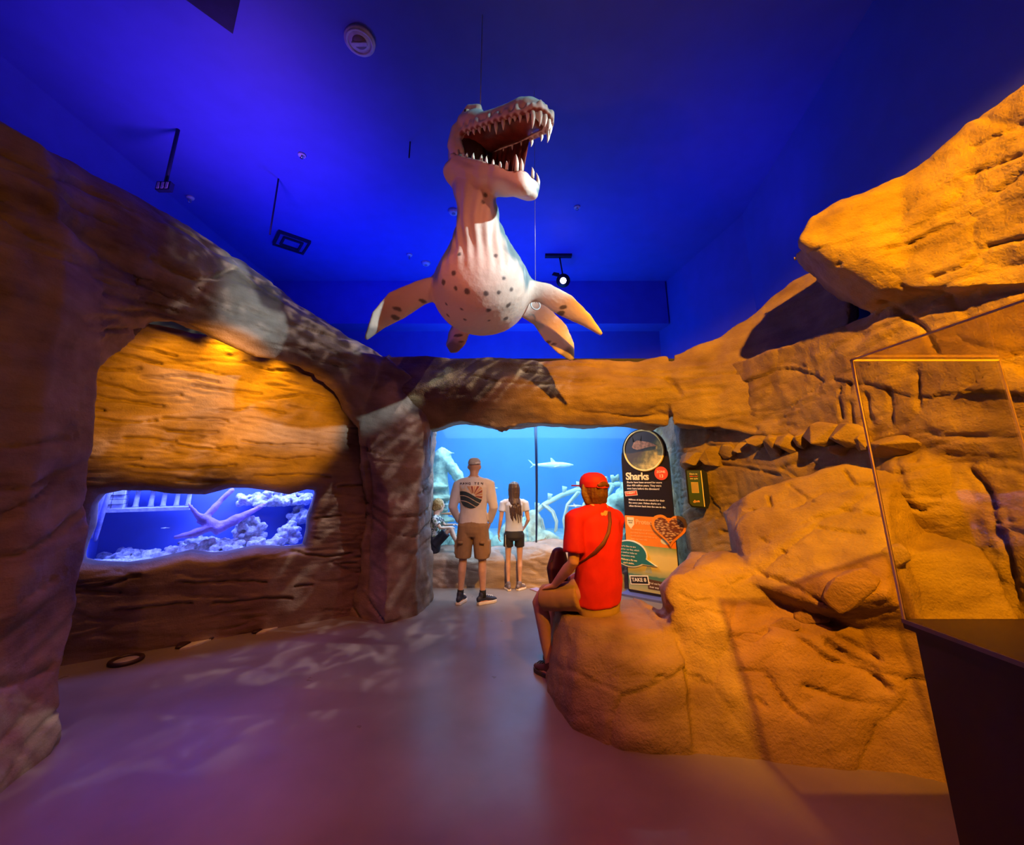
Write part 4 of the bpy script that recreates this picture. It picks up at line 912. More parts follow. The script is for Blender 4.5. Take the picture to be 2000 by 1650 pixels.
    n1 = N('ShaderNodeTexNoise'); n1.inputs['Scale'].default_value = 11; n1.inputs['Detail'].default_value = 6; L(co.outputs['Object'], n1.inputs['Vector'])
    sx = N('ShaderNodeSeparateXYZ'); L(co.outputs['Object'], sx.inputs[0])
    a1 = N('ShaderNodeMath'); a1.operation = 'SUBTRACT'; L(sx.outputs[0], a1.inputs[0]); L(sx.outputs[2], a1.inputs[1])
    mr = N('ShaderNodeMapRange'); mr.inputs[1].default_value = -2.05; mr.inputs[2].default_value = -1.55; L(a1.outputs[0], mr.inputs[0])
    mu = N('ShaderNodeMath'); mu.operation = 'MULTIPLY'; L(n1.outputs[0], mu.inputs[0]); L(mr.outputs[0], mu.inputs[1])
    r = N('ShaderNodeValToRGB'); e = r.color_ramp.elements; e[0].position = .16; e[0].color = (.07, .075, .11, 1); e[1].position = .55; e[1].color = (.62, .55, .25, 1); q = e.new(.30); q.color = (.14, .16, .12, 1)
    L(mu.outputs[0], r.inputs[0]); L(r.outputs[0], b.inputs['Base Color'])
    cc = (0, 0, zc+.012); rc = rt*.88
    G().disc((0, 0, cc[2]), (0, -1, 0), rc, .006, 48).build('round_picture', m, root, False)
    G().ring((0, -.006, cc[2]), (0, -1, 0), rc, .013, 56, 8).build('picture_ring', plain('ring_yellow', (.92, .78, .38), .4), root)
    pk = plain('print_pinkbrown', (.62, .30, .20), .5, var=.4, vs=30)
    P = [(-.16, .02), (-.13, .08), (-.08, .11), (-.02, .10), (.08, .08), (.16, .045), (.19, .02), (.10, .015), (.02, .0), (-.04, -.015), (-.09, -.02), (-.14, .0)]
    panel('shark_print', [(x, z+cc[2]+.03) for x, z in P], -.009, -.006, pk)
    for x in (-.13, -.03): panel('horn_print', [(x-.012, cc[2]+.12), (x+.015, cc[2]+.12), (x+(.02 if x > -.1 else -.012), cc[2]+.20)], -.009, -.006, ink)
    # headings and print
    zf = lambda y: at(1262, y, 5.72).z
    text('Sharks', .135, (-h+.05, -.003, zf(936.5)), root, cream, 'heading', bold=.004, spacing=.92)
    for k, l in enumerate(['Sharks have been around for more', 'than 400 million years. They were', 'even here before the dinosaurs!']): text(l, .0345, (-h+.06, -.002, zf(943.3+6.1*k)), root, wht, bold=.0006)
    z0 = zf(969.5)
    panel('stamp', [(-h+.03, z0), (-h+.205, z0+.02), (-h+.195, z0+.085), (-h+.02, z0+.065)], -.004, 0, wht); panel('stamp', [(-h+.037, z0+.007), (-h+.199, z0+.025), (-h+.190, z0+.079), (-h+.027, z0+.059)], -.006, -.004, red)
    text('THREAT', .036, (-h+.043, -.008, z0+.027), root, cream, bold=.0008, rot=-.12)
    for k, l in enumerate(['Millions of sharks are caught for their', 'fins every year. Finless sharks are', 'often thrown back into the sea to die.']): text(l, .0325, (-h+.07, -.002, zf(977+6.1*k)), root, wht, bold=.0006)
    zb = zf(924.5)
    G().disc((h*.66, -.001, zb), (0, -1, 0), .088, .008, 40).build('round_badge', red, root, False)
    text('ZONE', .042, (h*.66, -.011, zb+.005), root, cream, align='CENTER', bold=.0005); text('13', .058, (h*.66, -.011, zb-.055), root, cream, align='CENTER', bold=.001)
    zs = zf(1010)
    panel('shield_print', [(-h+.03, zs), (-h+.13, zs), (-h+.13, zs-.09), (-h+.08, zs-.15), (-h+.03, zs-.09)], -.009, -.006, cream)
    text('RESCUE', .021, (-h+.08, -.010, zs-.05), root, ink, align='CENTER'); text('NOW', .021, (-h+.08, -.010, zs-.078), root, ink, align='CENTER')
    pch = plain('print_peach', (.92, .50, .18), .5)
    text('Protect', .082, (-h+.15, -.008, zf(1022)), root, pch, 'heading', bold=.002)
    for k, l in enumerate(['We campaign to protect sharks', 'and their homes all round the', 'world and you can help us to', 'keep our seas safe']): text(l, .030, (-h+.07, -.008, zf(1034.5+6.2*k)), root, pch)
    # heart
    def heart(s, cx, cz): return [(cx+s*(16*math.sin(a)**3)/16*1.05, cz+s*(13*math.cos(a)-5*math.cos(2*a)-2*math.cos(3*a)-math.cos(4*a))/16) for a in [-2*math.pi*k/48 for k in range(48)]]
    panel('heart_frame', heart(.215, h*.84, (zO0+zO1)/2+.06), -.05, -.006, plain('heart_orange', (.92, .30, .03), .4))
    m, t, b, N, L = nodes('heart_photo'); co = N('ShaderNodeTexCoord'); vo = N('ShaderNodeTexVoronoi'); vo.inputs['Scale'].default_value = 22
    mp = N('ShaderNodeMapping'); mp.inputs['Rotation'].default_value = (0, .6, 0); mp.inputs['Scale'].default_value = (1, 1, 2.3); L(co.outputs['Object'], mp.inputs[0]); L(mp.outputs[0], vo.inputs['Vector'])
    r = N('ShaderNodeValToRGB'); e = r.color_ramp.elements; e[0].position = .1; e[0].color = (.85, .55, .28, 1); e[1].position = .6; e[1].color = (.16, .04, .015, 1); L(vo.outputs['Distance'], r.inputs[0]); L(r.outputs[0], b.inputs['Base Color'])
    panel('heart_picture', heart(.176, h*.84, (zO0+zO1)/2+.058), -.056, -.05, m)
    # speech bubble
    zQ = zf(1081)
    def bub(s): return [(-h+.05+(.225+s)*math.cos(a), zQ+(.155+s)*math.sin(a)) if abs(a+.55) > .16 else (-h+.05+(.335+s*1.6), zQ-.115-s*.4) for a in [-math.pi+2*math.pi*k/40 for k in range(40)]]
    panel('speech_bubble', bub(.014), -.03, -.008, wht); panel('speech_bubble', bub(0), -.034, -.03, teal)
    for k, l in enumerate(['Sharks like me are', 'hunted for our fins, which', 'are used to make an', 'expensive soup.']): text(l, .030, (-h+.03, -.037, zQ+.08-.040*k), root, wht, align='CENTER')
    text('Without a fin we', .034, (-h+.03, -.037, zQ-.09), root, cream, align='CENTER', bold=.0007); text("can't swim.", .034, (-h+.03, -.037, zQ-.13), root, cream, align='CENTER', bold=.0007)
    def tilt(l, a, cx, cz): return [(cx+x*math.cos(a)-z*math.sin(a), cz+x*math.sin(a)+z*math.cos(a)) for x, z in l]
    panel('label_card', tilt([(-.13, -.05), (.13, -.05), (.13, .06), (-.13, .06)], .12, -h+.15, .185), -.010, -.006, wht); panel('label_card', tilt([(-.115, -.038), (.115, -.038), (.115, .047), (-.115, .047)], .12, -h+.15, .185), -.012, -.010, ink)
    text('TAKE 8', .062, (-h+.05, -.014, .160), root, wht, bold=.0015, rot=-.12)
    panel('caption_strip', [(-h+.26, .10), (h, .10), (h, .20), (-h+.26, .22)], -.008, -.006, plain('caption_brown', (.09, .04, .02), .5))
    for k, l in enumerate(['Find out how sharks make', 'their way in the sea']): text(l, .032, (-h+.28, -.010, .165-.045*k), root, wht)
board()

# ------------------------------------------------------------------ wall mounted quiz box
def quiz_box():
    c = at(1357, 952, 4.75); root = empty('wall_box', (c.x, c.y, c.z-.22), 'small dark blue display box with cream edge mounted on the rock by the board', 'display box', rad(-24))
    W, Hh, D = .17, .42, .14
    XZ = Matrix(((1, 0, 0, 0), (0, 0, 1, 0), (0, 1, 0, 0), (0, 0, 0, 1)))
    G().prism([(-W/2, .05), (-W/2+.03, 0), (W/2+.03, -.01), (W/2+.06, .06), (W/2+.06, Hh-.04), (W/2+.02, Hh), (-W/2, Hh)], .012, .30, XZ).build('housing', plain('housing_black', (.012, .014, .02), .3), root, False)
    m, t, b, N, L = nodes('panel_print'); co = N('ShaderNodeTexCoord'); sx = N('ShaderNodeSeparateXYZ'); L(co.outputs['Object'], sx.inputs[0]); r = N('ShaderNodeValToRGB'); e = r.color_ramp.elements
    e[0].position = .05; e[0].color = (.03, .05, .03, 1); e[1].position = .42; e[1].color = (.03, .06, .17, 1); q = e.new(.2); q.color = (.015, .07, .06, 1); L(sx.outputs[2], r.inputs[0]); L(r.outputs[0], b.inputs['Base Color'])
    G().prism([(-W/2+.015, .045), (-W/2+.04, .015), (W/2-.012, .01), (W/2-.012, Hh-.01), (-W/2+.015, Hh-.01)], 0, .012, XZ).build('front_panel', m, root, False)
    G().prism([(W/2-.008, .01), (W/2+.002, .01), (W/2+.002, Hh-.01), (W/2-.008, Hh-.01)], -.002, .012, XZ).build('cream_strip', plain('strip_cream', (.8, .7, .42), .5), root, False)
    wh = plain('print_white', (.88, .86, .82), .5)
    for k, l in enumerate(['Dare to', 'take our', 'sea quiz']): text(l, .026, (0, -.002, Hh-.055-.026*k), root, wht_or(wh, k), align='CENTER', bold=.0004)
    G().prism([(-.035, .16), (.04, .16), (.04, .28), (-.035, .28)], -.004, 0, XZ).build('picture_frame', plain('frame_tan', (.55, .45, .38), .5), root, False)
    G().prism([(-.030, .165), (.035, .165), (.035, .275), (-.030, .275)], -.006, -.004, XZ).build('plain_square', plain('square_tan', (.42, .30, .24), .6), root, False)
    text('dive', .042, (-.03, -.002, .05), root, plain('print_peach', (.92, .50, .18), .5), 'logo_text', rot=-.15, bold=.001)
def wht_or(w_, k): return w_ if k != 1 else plain('print_red', (.80, .09, .04), .45)
quiz_box()

# ------------------------------------------------------------------ ceiling fittings
def ceiling_speaker(px, py, r):
    p = atz(px, py, HC); root = empty('ceiling_speaker', (p.x, p.y, HC-.03), 'round white ceiling speaker above and left of the reptile head', 'speaker')
    G().disc((0, 0, .0), (0, 0, 1), r, .03, 40, r*1.02).ring((0, 0, .0), (0, 0, 1), r*.82, .014, 40, 6).build('rim', WHITEP, root)
    G().ball((0, 0, .004), (r*.5, r*.5, .03), 20, 8).build('cone', plain('speaker_cone', (.30, .22, .20), .5), root)
    G().box((-r*.5, -.02, -.035), (r*.5, .02, -.01)).build('cross_bar', WHITEP, root, False)
ceiling_speaker(703, 78, .155)
def sprinkler(px, py, label, r=.055):
    p = atz(px, py, HC); root = empty('sprinkler', (p.x, p.y, HC-.015), label, 'sprinkler', group='sprinkler heads on the ceiling')
    G().disc((0, 0, 0), (0, 0, 1), r*.9, .015, 24, r).ring((0, 0, 0), (0, 0, 1), r*.8, r*.16, 24, 6).build('escutcheon', WHITEP, root)
    G().disc((0, 0, -.035), (0, 0, 1), r*.22, .035, 12).disc((0, 0, -.04), (0, 0, 1), r*.45, .005, 12).build('deflector', plain('chrome', (.5, .5, .55), .2, .9), root)
sprinkler(590, 302, 'white ceiling sprinkler in the purple glow left of the reptile')
sprinkler(1127, 404, 'white ceiling sprinkler right of the reptile jaw')
def round_fitting(px, py, r, label):
    p = atz(px, py, HC); root = empty('smoke_detector', (p.x, p.y, HC-.05), label, 'smoke detector')
    G().disc((0, 0, 0), (0, 0, 1), r*.7, .05, 28, r).build('housing', WHITEP, root); G().disc((0, 0, -.012), (0, 0, 1), r*.3, .012, 16).build('sensor_cap', plain('grey_plastic', (.4, .4, .42), .5), root)
round_fitting(886, 412, .10, 'round white detector half hidden behind the reptile neck')
round_fitting(832, 513, .10, 'round white detector beside the reptile left shoulder')
def diffuser():
    a = atz(545, 448, HC); b = atz(608, 470, HC); ang = math.atan2(b.y-a.y, b.x-a.x); s = (b-a).length
    root = empty('air_diffuser', (a.x+math.cos(ang)*s/2-math.sin(ang)*s/2, a.y+math.sin(ang)*s/2+math.cos(ang)*s/2, HC-.06), 'dark square air diffuser on the ceiling above the left arch', 'air vent', ang)
    dm = plain('diffuser_dark', (.02, .02, .05), .5); bm2 = plain('diffuser_blue', (.09, .11, .5), .5)
    def frame(r0, r1, z0, z1, nm, m):
        g = G()
        for q in range(4):
            M = Matrix.Rotation(q*math.pi/2, 4, 'Z'); g.prism([(-r1, -r1), (r1, -r1), (r0, -r0), (-r0, -r0)], z0, z1, M)
        g.build(nm, m, root, False)
    h = s/2; frame(h*.86, h, 0, .06, 'outer_frame', dm); frame(h*.50, h*.62, -.01, .06, 'inner_frame', dm); G().box((-h*.86, -h*.86, .03), (h*.86, h*.86, .06)).build('plate', bm2, root, False)
diffuser()
def rod(px, py0, py1, Y, r, label, plate=False):
    a, b = at(px[0], py0, Y), at(px[1], py1, Y); root = empty('hanging_rod', (b.x, b.y, b.z), label, 'hanging rod')
    G().loft([((0, 0, 0), r), ((0, 0, HC-b.z), r)], (1, 0, 0), 10, dome=False).build('rod', plain('rod_dark', (.012, .014, .06), .5), root)
    if plate:
        G().box((-.09, -.03, -.06), (.09, .03, .06)).build('junction_box', plain('rod_dark', (.012, .014, .06), .5), root, False)
        for k in range(3): G().box((-.075+.055*k, -.036, -.045), (-.045+.055*k, -.03, .045)).build('tag', WHITEP, root, False)
rod((342, 322), 205, 365, 4.4, .022, 'dark rod with three small white tags hanging above the left arch', True)
rod((540, 527), 372, 458, 5.3, .012, 'thin dark rod hanging beside the square air diffuser')
rod((800, 799), 280, 308, 4.6, .010, 'short dark rod stub on the ceiling left of the reptile head')
def track_lamp():
    p = at(1100, 548, 7.4); root = empty('track_spotlight', p, 'black ceiling spotlight shining at the camera right of the reptile', 'spotlight')
    d = (EYE+Vector((0, 0, .4))-p).normalized(); u = Vector((0, 0, 1))
    G().loft([(-d*.30, .10, .10), (-d*.22, .13, .13), (d*.0, .14, .14)], (1, 0, 0), 20, dome=False).build('can', BLACKM, root)
    G().disc(d*.005, d, .062, .01, 28).build('lens', plain('lamp_lens', (1, .9, 1), .3, emit=(1, .80, 1), es=9), root, False)
    G().loft([(-d*.15+Vector((0, 0, .1)), .015), (Vector((-.05, .1, HC-p.z)), .015)], (1, 0, 0), 8, dome=False).build('stem', BLACKM, root)
    G().box((-.35, .02, HC-p.z-.05), (.2, .12, HC-p.z)).build('track', BLACKM, root, False)
    f = Vector((-.16, -.02, .12)); G().hull([f+Vector(q) for q in ((-.07, 0, 0), (.10, 0, -.05), (.08, 0, .04), (-.03, 0, .06), (-.07, .02, 0), (.10, .02, -.05), (.08, .02, .04), (-.03, .02, .06))]).build('barn_door', BLACKM, root, False)
track_lamp()
def cove_fitting(px, py, label):
    p = atz(px, py, HC); root = empty('ceiling_hook', (p.x, p.y, HC-.03), label, 'ceiling hook')
    G().disc((0, 0, 0), (0, 0, 1), .05, .03, 20, .06).build('plate', WHITEP, root); G().ring((0, 0, -.04), (1, 0, 0), .03, .008, 20, 6).build('ring', plain('chrome', (.5, .5, .55), .2, .9), root)
cove_fitting(800, 497, 'small pale ceiling hook left of the reptile shoulder')
cove_fitting(372, 385, 'small pale ceiling hook above the left arch')

# ------------------------------------------------------------------ glass case at the right
def case():
    x, y, zt, ztop = 1.415, 1.605, 1.0, 1.975
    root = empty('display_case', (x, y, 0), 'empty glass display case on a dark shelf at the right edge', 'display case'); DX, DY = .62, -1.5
    lm = plain('case_shelf', (.035, .018, .010), .35, var=.1); ed = plain('case_edge', (.20, .14, .12), .3)
    G().box((0, DY, zt-.03), (DX, 0, zt)).build('shelf', lm, root, False)
    G().box((-.004, DY, zt-.012), (0, 0, zt+.002)).build('shelf_edge', ed, root, False)
    G().box((.012, DY, 0), (DX, -.03, zt-.03)).build('shade_block', plain('shade_brown', (.045, .020, .008), .3), root, False)  # dark block added under the shelf; its colour stands in for shaded rock
    gl = glass('case_glass', (.97, .96, .92), .0, 1.30, .35); lid = glass('case_lid', (.93, .86, .72), .05, 1.3, .35); t = .008
    G().box((.006, -t, zt), (DX, 0, ztop)).build('glass_pane', gl, root, False); G().box((.006, DY, zt), (.006+t, -t, ztop)).build('glass_pane', gl, root, False)
    G().box((DX-t, DY, zt), (DX, -t, ztop)).build('glass_pane', gl, root, False)
    G().box((.004, DY, ztop), (DX, 0, ztop+.01)).build('glass_lid', lid, root, False)
    em = plain('glass_edge', (.78, .58, .34), .25)
    def bar(n, a, b): G().box(a, b).build(n, em, root, False)
    bar('corner_edge', (0, -.008, zt), (.008, 0, ztop)); bar('corner_edge', (DX-.004, -.006, zt), (DX+.002, 0, ztop))
    bar('top_edge', (0, -.006, ztop-.004), (DX, .002, ztop+.004)); bar('top_edge', (0, DY, ztop-.002), (.005, 0, ztop+.004))
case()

# ------------------------------------------------------------------ low markers where floor meets the niche wall
def floor_marker(px, py, w_, label, ring=False):
    p = atz(px, py, 0); ang = math.atan2(WD.y, WD.x)+math.pi
    root = empty('floor_marker', p, label, 'floor marker', ang)
    if ring: G().ring((0, 0, .012), (0, 0, 1), w_*.42, .018, 32, 8).build('ring', plain('marker_dark', (.03, .008, .015), .5), root); G().disc((0, 0, 0), (0, 0, 1), w_*.40, .012, 32).build('centre', plain('marker_centre', (.42, .36, .42), .4), root)
    else:
        G().prism([(-w_*.5, -.10), (-w_*.18, -.10), (w_*.5, .10), (.0, .14)][:2]+[(w_*.5, .02), (.0, .12)], 0, .012).build('pale_plate', plain('marker_pale', (.62, .60, .60), .4), root, False)
        for s in (-1, 1): G().loft([((s*w_*.55, -.06+.05*(s+1), .012), .03, .012), ((s*w_*.42, .03+.03*(s+1), .014), .055, .014), ((s*w_*.22, .12, .012), .03, .012)], (0, 1, 0), 8).build('dark_rim', plain('marker_dark', (.03, .008, .015), .5), root)
floor_marker(246, 1292, .24, 'dark ring marker with purple middle on the floor by the pillar', True)
floor_marker(383, 1257, .22, 'pale floor marker with dark rim, left of the two by the wall')
floor_marker(525, 1229, .22, 'pale floor marker with dark rim, right of the two by the wall')

# ------------------------------------------------------------------ people
def V3(*p): return Vector(p)
def hand(g, wr, d, pn, S, side, curl=.5):
    """palm and five bent fingers; d along the hand, pn palm normal (towards the held side), side = thumb direction"""
    d = d.normalized(); pn = pn.normalized(); x = (side-d*side.dot(d)).normalized()
    g.loft([(wr-d*.01*S, .027*S, .021*S), (wr+d*.035*S, .034*S, .016*S), (wr+d*.075*S, .039*S, .014*S), (wr+d*.092*S, .038*S, .012*S)], x, 14)
    for i, (o, L) in enumerate(((.028, .068), (.010, .076), (-.009, .071), (-.027, .056))):
        b = wr+d*(.088*S)+x*o*S; a1, a2, a3 = curl*.6, curl*1.5, curl*2.1; r = .0088*S
        q = [b-d*.025*S, b]
        for fr, an in ((.45, a1), (.32, a2), (.23, a3)): q.append(q[-1]+(d*math.cos(an)+pn*math.sin(an))*L*fr*S)
        g.loft([(q[0], r), (q[1], r), (q[2], r*.95), (q[3], r*.88), (q[4], r*.72)], x, 8)
    b = wr+d*.022*S+x*.026*S; t = (d*.62+x*.62+pn*.35).normalized(); t2 = (d*.9+x*.1+pn*.35).normalized()
    g.loft([(b-x*.012*S, .012*S), (b+t*.035*S, .0112*S), (b+t*.035*S+t2*.032*S, .0095*S)], pn, 8)
def human(root, J, S, skin, hs=1.0, voxel=.0075, curl=.5, slim=1.0, lean=None):
    g = G(); rt = (J['shR']-J['shL']).normalized(); hr = (J['hipR']-J['hipL']).normalized(); f = J['face'].normalized()
    pel = (J['hipL']+J['hipR'])/2; w = slim*S
    g.loft([(pel-V3(0, 0, .05)*S, .125*w, .09*w), (pel+V3(0, 0, .05)*S, .152*w, .105*w), (J['waist'], .132*w, .095*w), (J['chest'], .155*w, .11*w), (J['neck']-V3(0, 0, .09)*S, .165*w, .085*w), (J['neck']-V3(0, 0, .03)*S, .10*w, .07*w)], rt, 20)
    hr_ = f.cross(V3(0, 0, 1)).normalized(); hc = J['head']; k = S*hs; up = V3(0, 0, 1)
    g.loft([(J['neck']-up*.04*S, .062*S, .06*S), (J['neck']+up*.03*S, .055*k, .056*k), (hc-up*.05*k-f*.012*k, .058*k, .06*k)], hr_, 14)
    # head: cranium, jaw, nose, ears
    g.loft([(hc-up*.112*k+f*.045*k, .030*k, .030*k), (hc-up*.085*k+f*.03*k, .052*k, .060*k), (hc-up*.04*k+f*.012*k, .068*k, .082*k), (hc+up*.015*k+f*.002*k, .075*k, .093*k), (hc+up*.06*k-f*.004*k, .071*k, .088*k), (hc+up*.085*k-f*.006*k, .056*k, .070*k), (hc+up*.102*k-f*.008*k, .034*k, .044*k), (hc+up*.110*k-f*.008*k, .012*k, .016*k)], hr_, 18, dome=False)
    g.loft([(hc+up*.012*k+f*.088*k, .010*k, .010*k), (hc-up*.012*k+f*.104*k, .012*k, .012*k), (hc-up*.028*k+f*.106*k, .016*k, .012*k)], hr_, 8)
    for s in (-1, 1): g.ball(hc+hr_*s*.078*k-f*.008*k-up*.005*k, (.014*k+.010*k*abs(f.x), .014*k+.010*k*abs(f.y), .030*k), 10, 8)
    for s, L in ((-1, 'L'), (1, 'R')):
        sh, el, wr = J['sh'+L], J['el'+L], J['wr'+L]; q = (el-sh).normalized()
        g.loft([(sh-rt*s*.05*S+V3(0, 0, .0), .05*w, .055*w), (sh+q*.02*S, .052*w, .055*w), (sh.lerp(el, .45), .046*w, .050*w), (el, .036*w, .038*w), (el.lerp(wr, .3), .039*w, .037*w), (el.lerp(wr, .7), .031*w, .028*w), (wr, .025*S, .021*S)], f, 14)
        hand(g, wr, J.get('hd'+L, wr-el), J.get('pn'+L, f), S*.98, J.get('th'+L, f), curl)
        hp, kn, an = J['hip'+L], J['kn'+L], J['an'+L]
        g.loft([(hp+V3(0, 0, .04)*S, .080*w, .088*w), (hp.lerp(kn, .2), .084*w, .090*w), (hp.lerp(kn, .6), .066*w, .070*w), (kn.lerp(hp, .06), .054*w, .056*w), (kn.lerp(an, .05), .050*w, .053*w), (kn.lerp(an, .3)-J.get('calf', f)*.012*S, .052*w, .058*w), (kn.lerp(an, .65), .040*w, .042*w), (kn.lerp(an, .92), .031*w, .034*w), (an, .032*S, .036*S)], hr, 16)
        t = J['toe'+L]; d = (t-an); d.z = 0; g.loft([(an-d.normalized()*.04*S-V3(0, 0, .045)*S, .030*S, .026*S), (an+d*.45-V3(0, 0, .05)*S, .040*S, .026*S), (an+d*.9-V3(0, 0, .06)*S, .036*S, .015*S)], d.cross(V3(0, 0, 1)), 12)
    V, F, N = remesh(g, voxel, 5, .5)
    b = obj('body', mkmesh('body', V, F, skin), root)
    for s in (-1, 1):
        c = hc+hr_*s*.031*k+f*.082*k+up*.016*k; e = G().ball(c, (.0125*k,)*3, 10, 8).build('eye', plain('eye_white', (.8, .78, .75), .2), root)
        G().ball(c+f*.008*k, (.0065*k,)*3, 8, 6).build('iris', plain('iris_brown', (.08, .04, .02), .2), e)
    m = hc-up*.058*k+f*.090*k; G().loft([(m-hr_*.024*k-f*.006*k, .003*k, .004*k), (m, .007*k, .008*k), (m+hr_*.024*k-f*.006*k, .003*k, .004*k)], up, 8).build('lips', plain('lips', (.45, .16, .13), .4), root)
    return b
def cloth(name, g, mat, root, voxel=.009, wr=.008, sc=9, st=(1, 1, .5), smooth=4):
    V, F, N = remesh(g, voxel, smooth, .5)
    V = V+N*(wr*fbm(V*np.array(st)*sc, 3))[:, None]
    return obj(name, mkmesh(name, V, F, mat), root)
def shoe(root, an, toe, S, mat, solem, w=1.0):
    d = toe-an; d.z = 0; L = d.length+.07*S; d.normalize(); x = d.cross(V3(0, 0, 1)); h = an.copy(); h.z = toe.z; h -= d*.065*S
    prof = [(0, .028), (.10, .034), (.3, .034), (.5, .040), (.7, .048), (.85, .043), (.96, .026), (1, .008)]
    g = G(); poly = [(t*L, a*S*w) for t, a in prof]+[(t*L, -a*S*w) for t, a in reversed(prof)]
    M = Matrix((( d.x, x.x, 0, h.x), (d.y, x.y, 0, h.y), (0, 0, 1, h.z), (0, 0, 0, 1)))
    u = G(); u.loft([(h+d*.012*S+V3(0, 0, .055*S), .028*S, .034*S), (h+d*.10*S+V3(0, 0, .06*S), .036*S, .040*S), (h+d*L*.5+V3(0, 0, .052*S), .040*S*w, .034*S), (h+d*L*.75+V3(0, 0, .042*S), .044*S*w, .024*S), (h+d*L*.93+V3(0, 0, .035*S), .030*S*w, .016*S)], x, 14)
    u.loft([(h+d*.055*S+V3(0, 0, .06*S), .036*S, .042*S), (h+d*.058*S+V3(0, 0, .105*S), .037*S, .044*S)], x, 14)
    V, F, N = remesh(u, .007, 4, .5); s = obj('shoe', mkmesh('shoe', V, F, mat), root)
    so = G().prism(poly[::-1], 0, .030*S, M).build('sole', solem, s, False); bv = so.modifiers.new('b', 'BEVEL'); bv.width = .006; bv.segments = 2
    g = G()
    for k in range(4):
        p = h+d*(L*.40+k*.028*S)+V3(0, 0, (.093-.008*k)*S); g.loft([(p-x*.024*S, .004*S), (p+V3(0, 0, .006*S), .004*S), (p+x*.024*S, .004*S)], d, 6)
    g.build('laces', solem, s)
    return s
def torso_cloth(J, S, w, hem, extra=.012, neckz=-.015, top=.105):
    rt = (J['shR']-J['shL']).normalized(); pel = (J['hipL']+J['hipR'])/2; g = G(); e = extra
    g.loft([(hem, .165*w+e, .118*w+e), (pel.lerp(J['waist'], .5), .158*w+e, .112*w+e), (J['waist'], .150*w+e, .108*w+e), (J['chest'], .162*w+e, .116*w+e), (J['neck']-V3(0, 0, .11)*S, .180*w+e, .098*w+e), (J['neck']-V3(0, 0, .055)*S, .13*w+e, .078*w+e), (J['neck']+V3(0, 0, neckz+.01)*S, .066*S, .064*S)], rt, 24, dome=False)
    q = w/1.06
    g.loft([(J['shL']+V3(0, 0, -.012)*S, .062*q, .068*q), (J['shL'].lerp(J['neck'], .5)+V3(0, 0, -.022)*S, .066*q, .072*q), (J['neck']-V3(0, 0, .045)*S, .078*q, .078*q), (J['shR'].lerp(J['neck'], .5)+V3(0, 0, -.022)*S, .066*q, .072*q), (J['shR']+V3(0, 0, -.012)*S, .062*q, .068*q)], (0, 0, 1), 16)
    return g, rt

# --- standing man, seen from behind
def standing_joints(S, stance, arm, toes, twist=0.0):
    """local: faces +Y, feet on z=0, heights scaled from a 1.75 m adult"""
    z = lambda h: h*S
    J = dict(hipL=V3(-.095*S, 0, z(.90)), hipR=V3(.095*S, 0, z(.90)), waist=V3(0, .005, z(1.10)), chest=V3(0, .0, z(1.29)), neck=V3(0, -.015*S, z(1.50)), head=V3(0, .01*S, z(1.635)), face=V3(twist, 1, 0),
             shL=V3(-.195*S, -.01, z(1.42)), shR=V3(.195*S, -.01, z(1.42)), calf=V3(0, 1, 0))
    for s, L in ((-1, 'L'), (1, 'R')):
        J['kn'+L] = V3(s*(.095*S+stance*.5), .02, z(.49)); J['an'+L] = V3(s*(.085*S+stance), -.01, z(.085)); tx_, ty_ = toes[L]
        J['toe'+L] = V3(J['an'+L].x+tx_*S, J['an'+L].y+ty_*S, .0)
    J.update(arm); return J
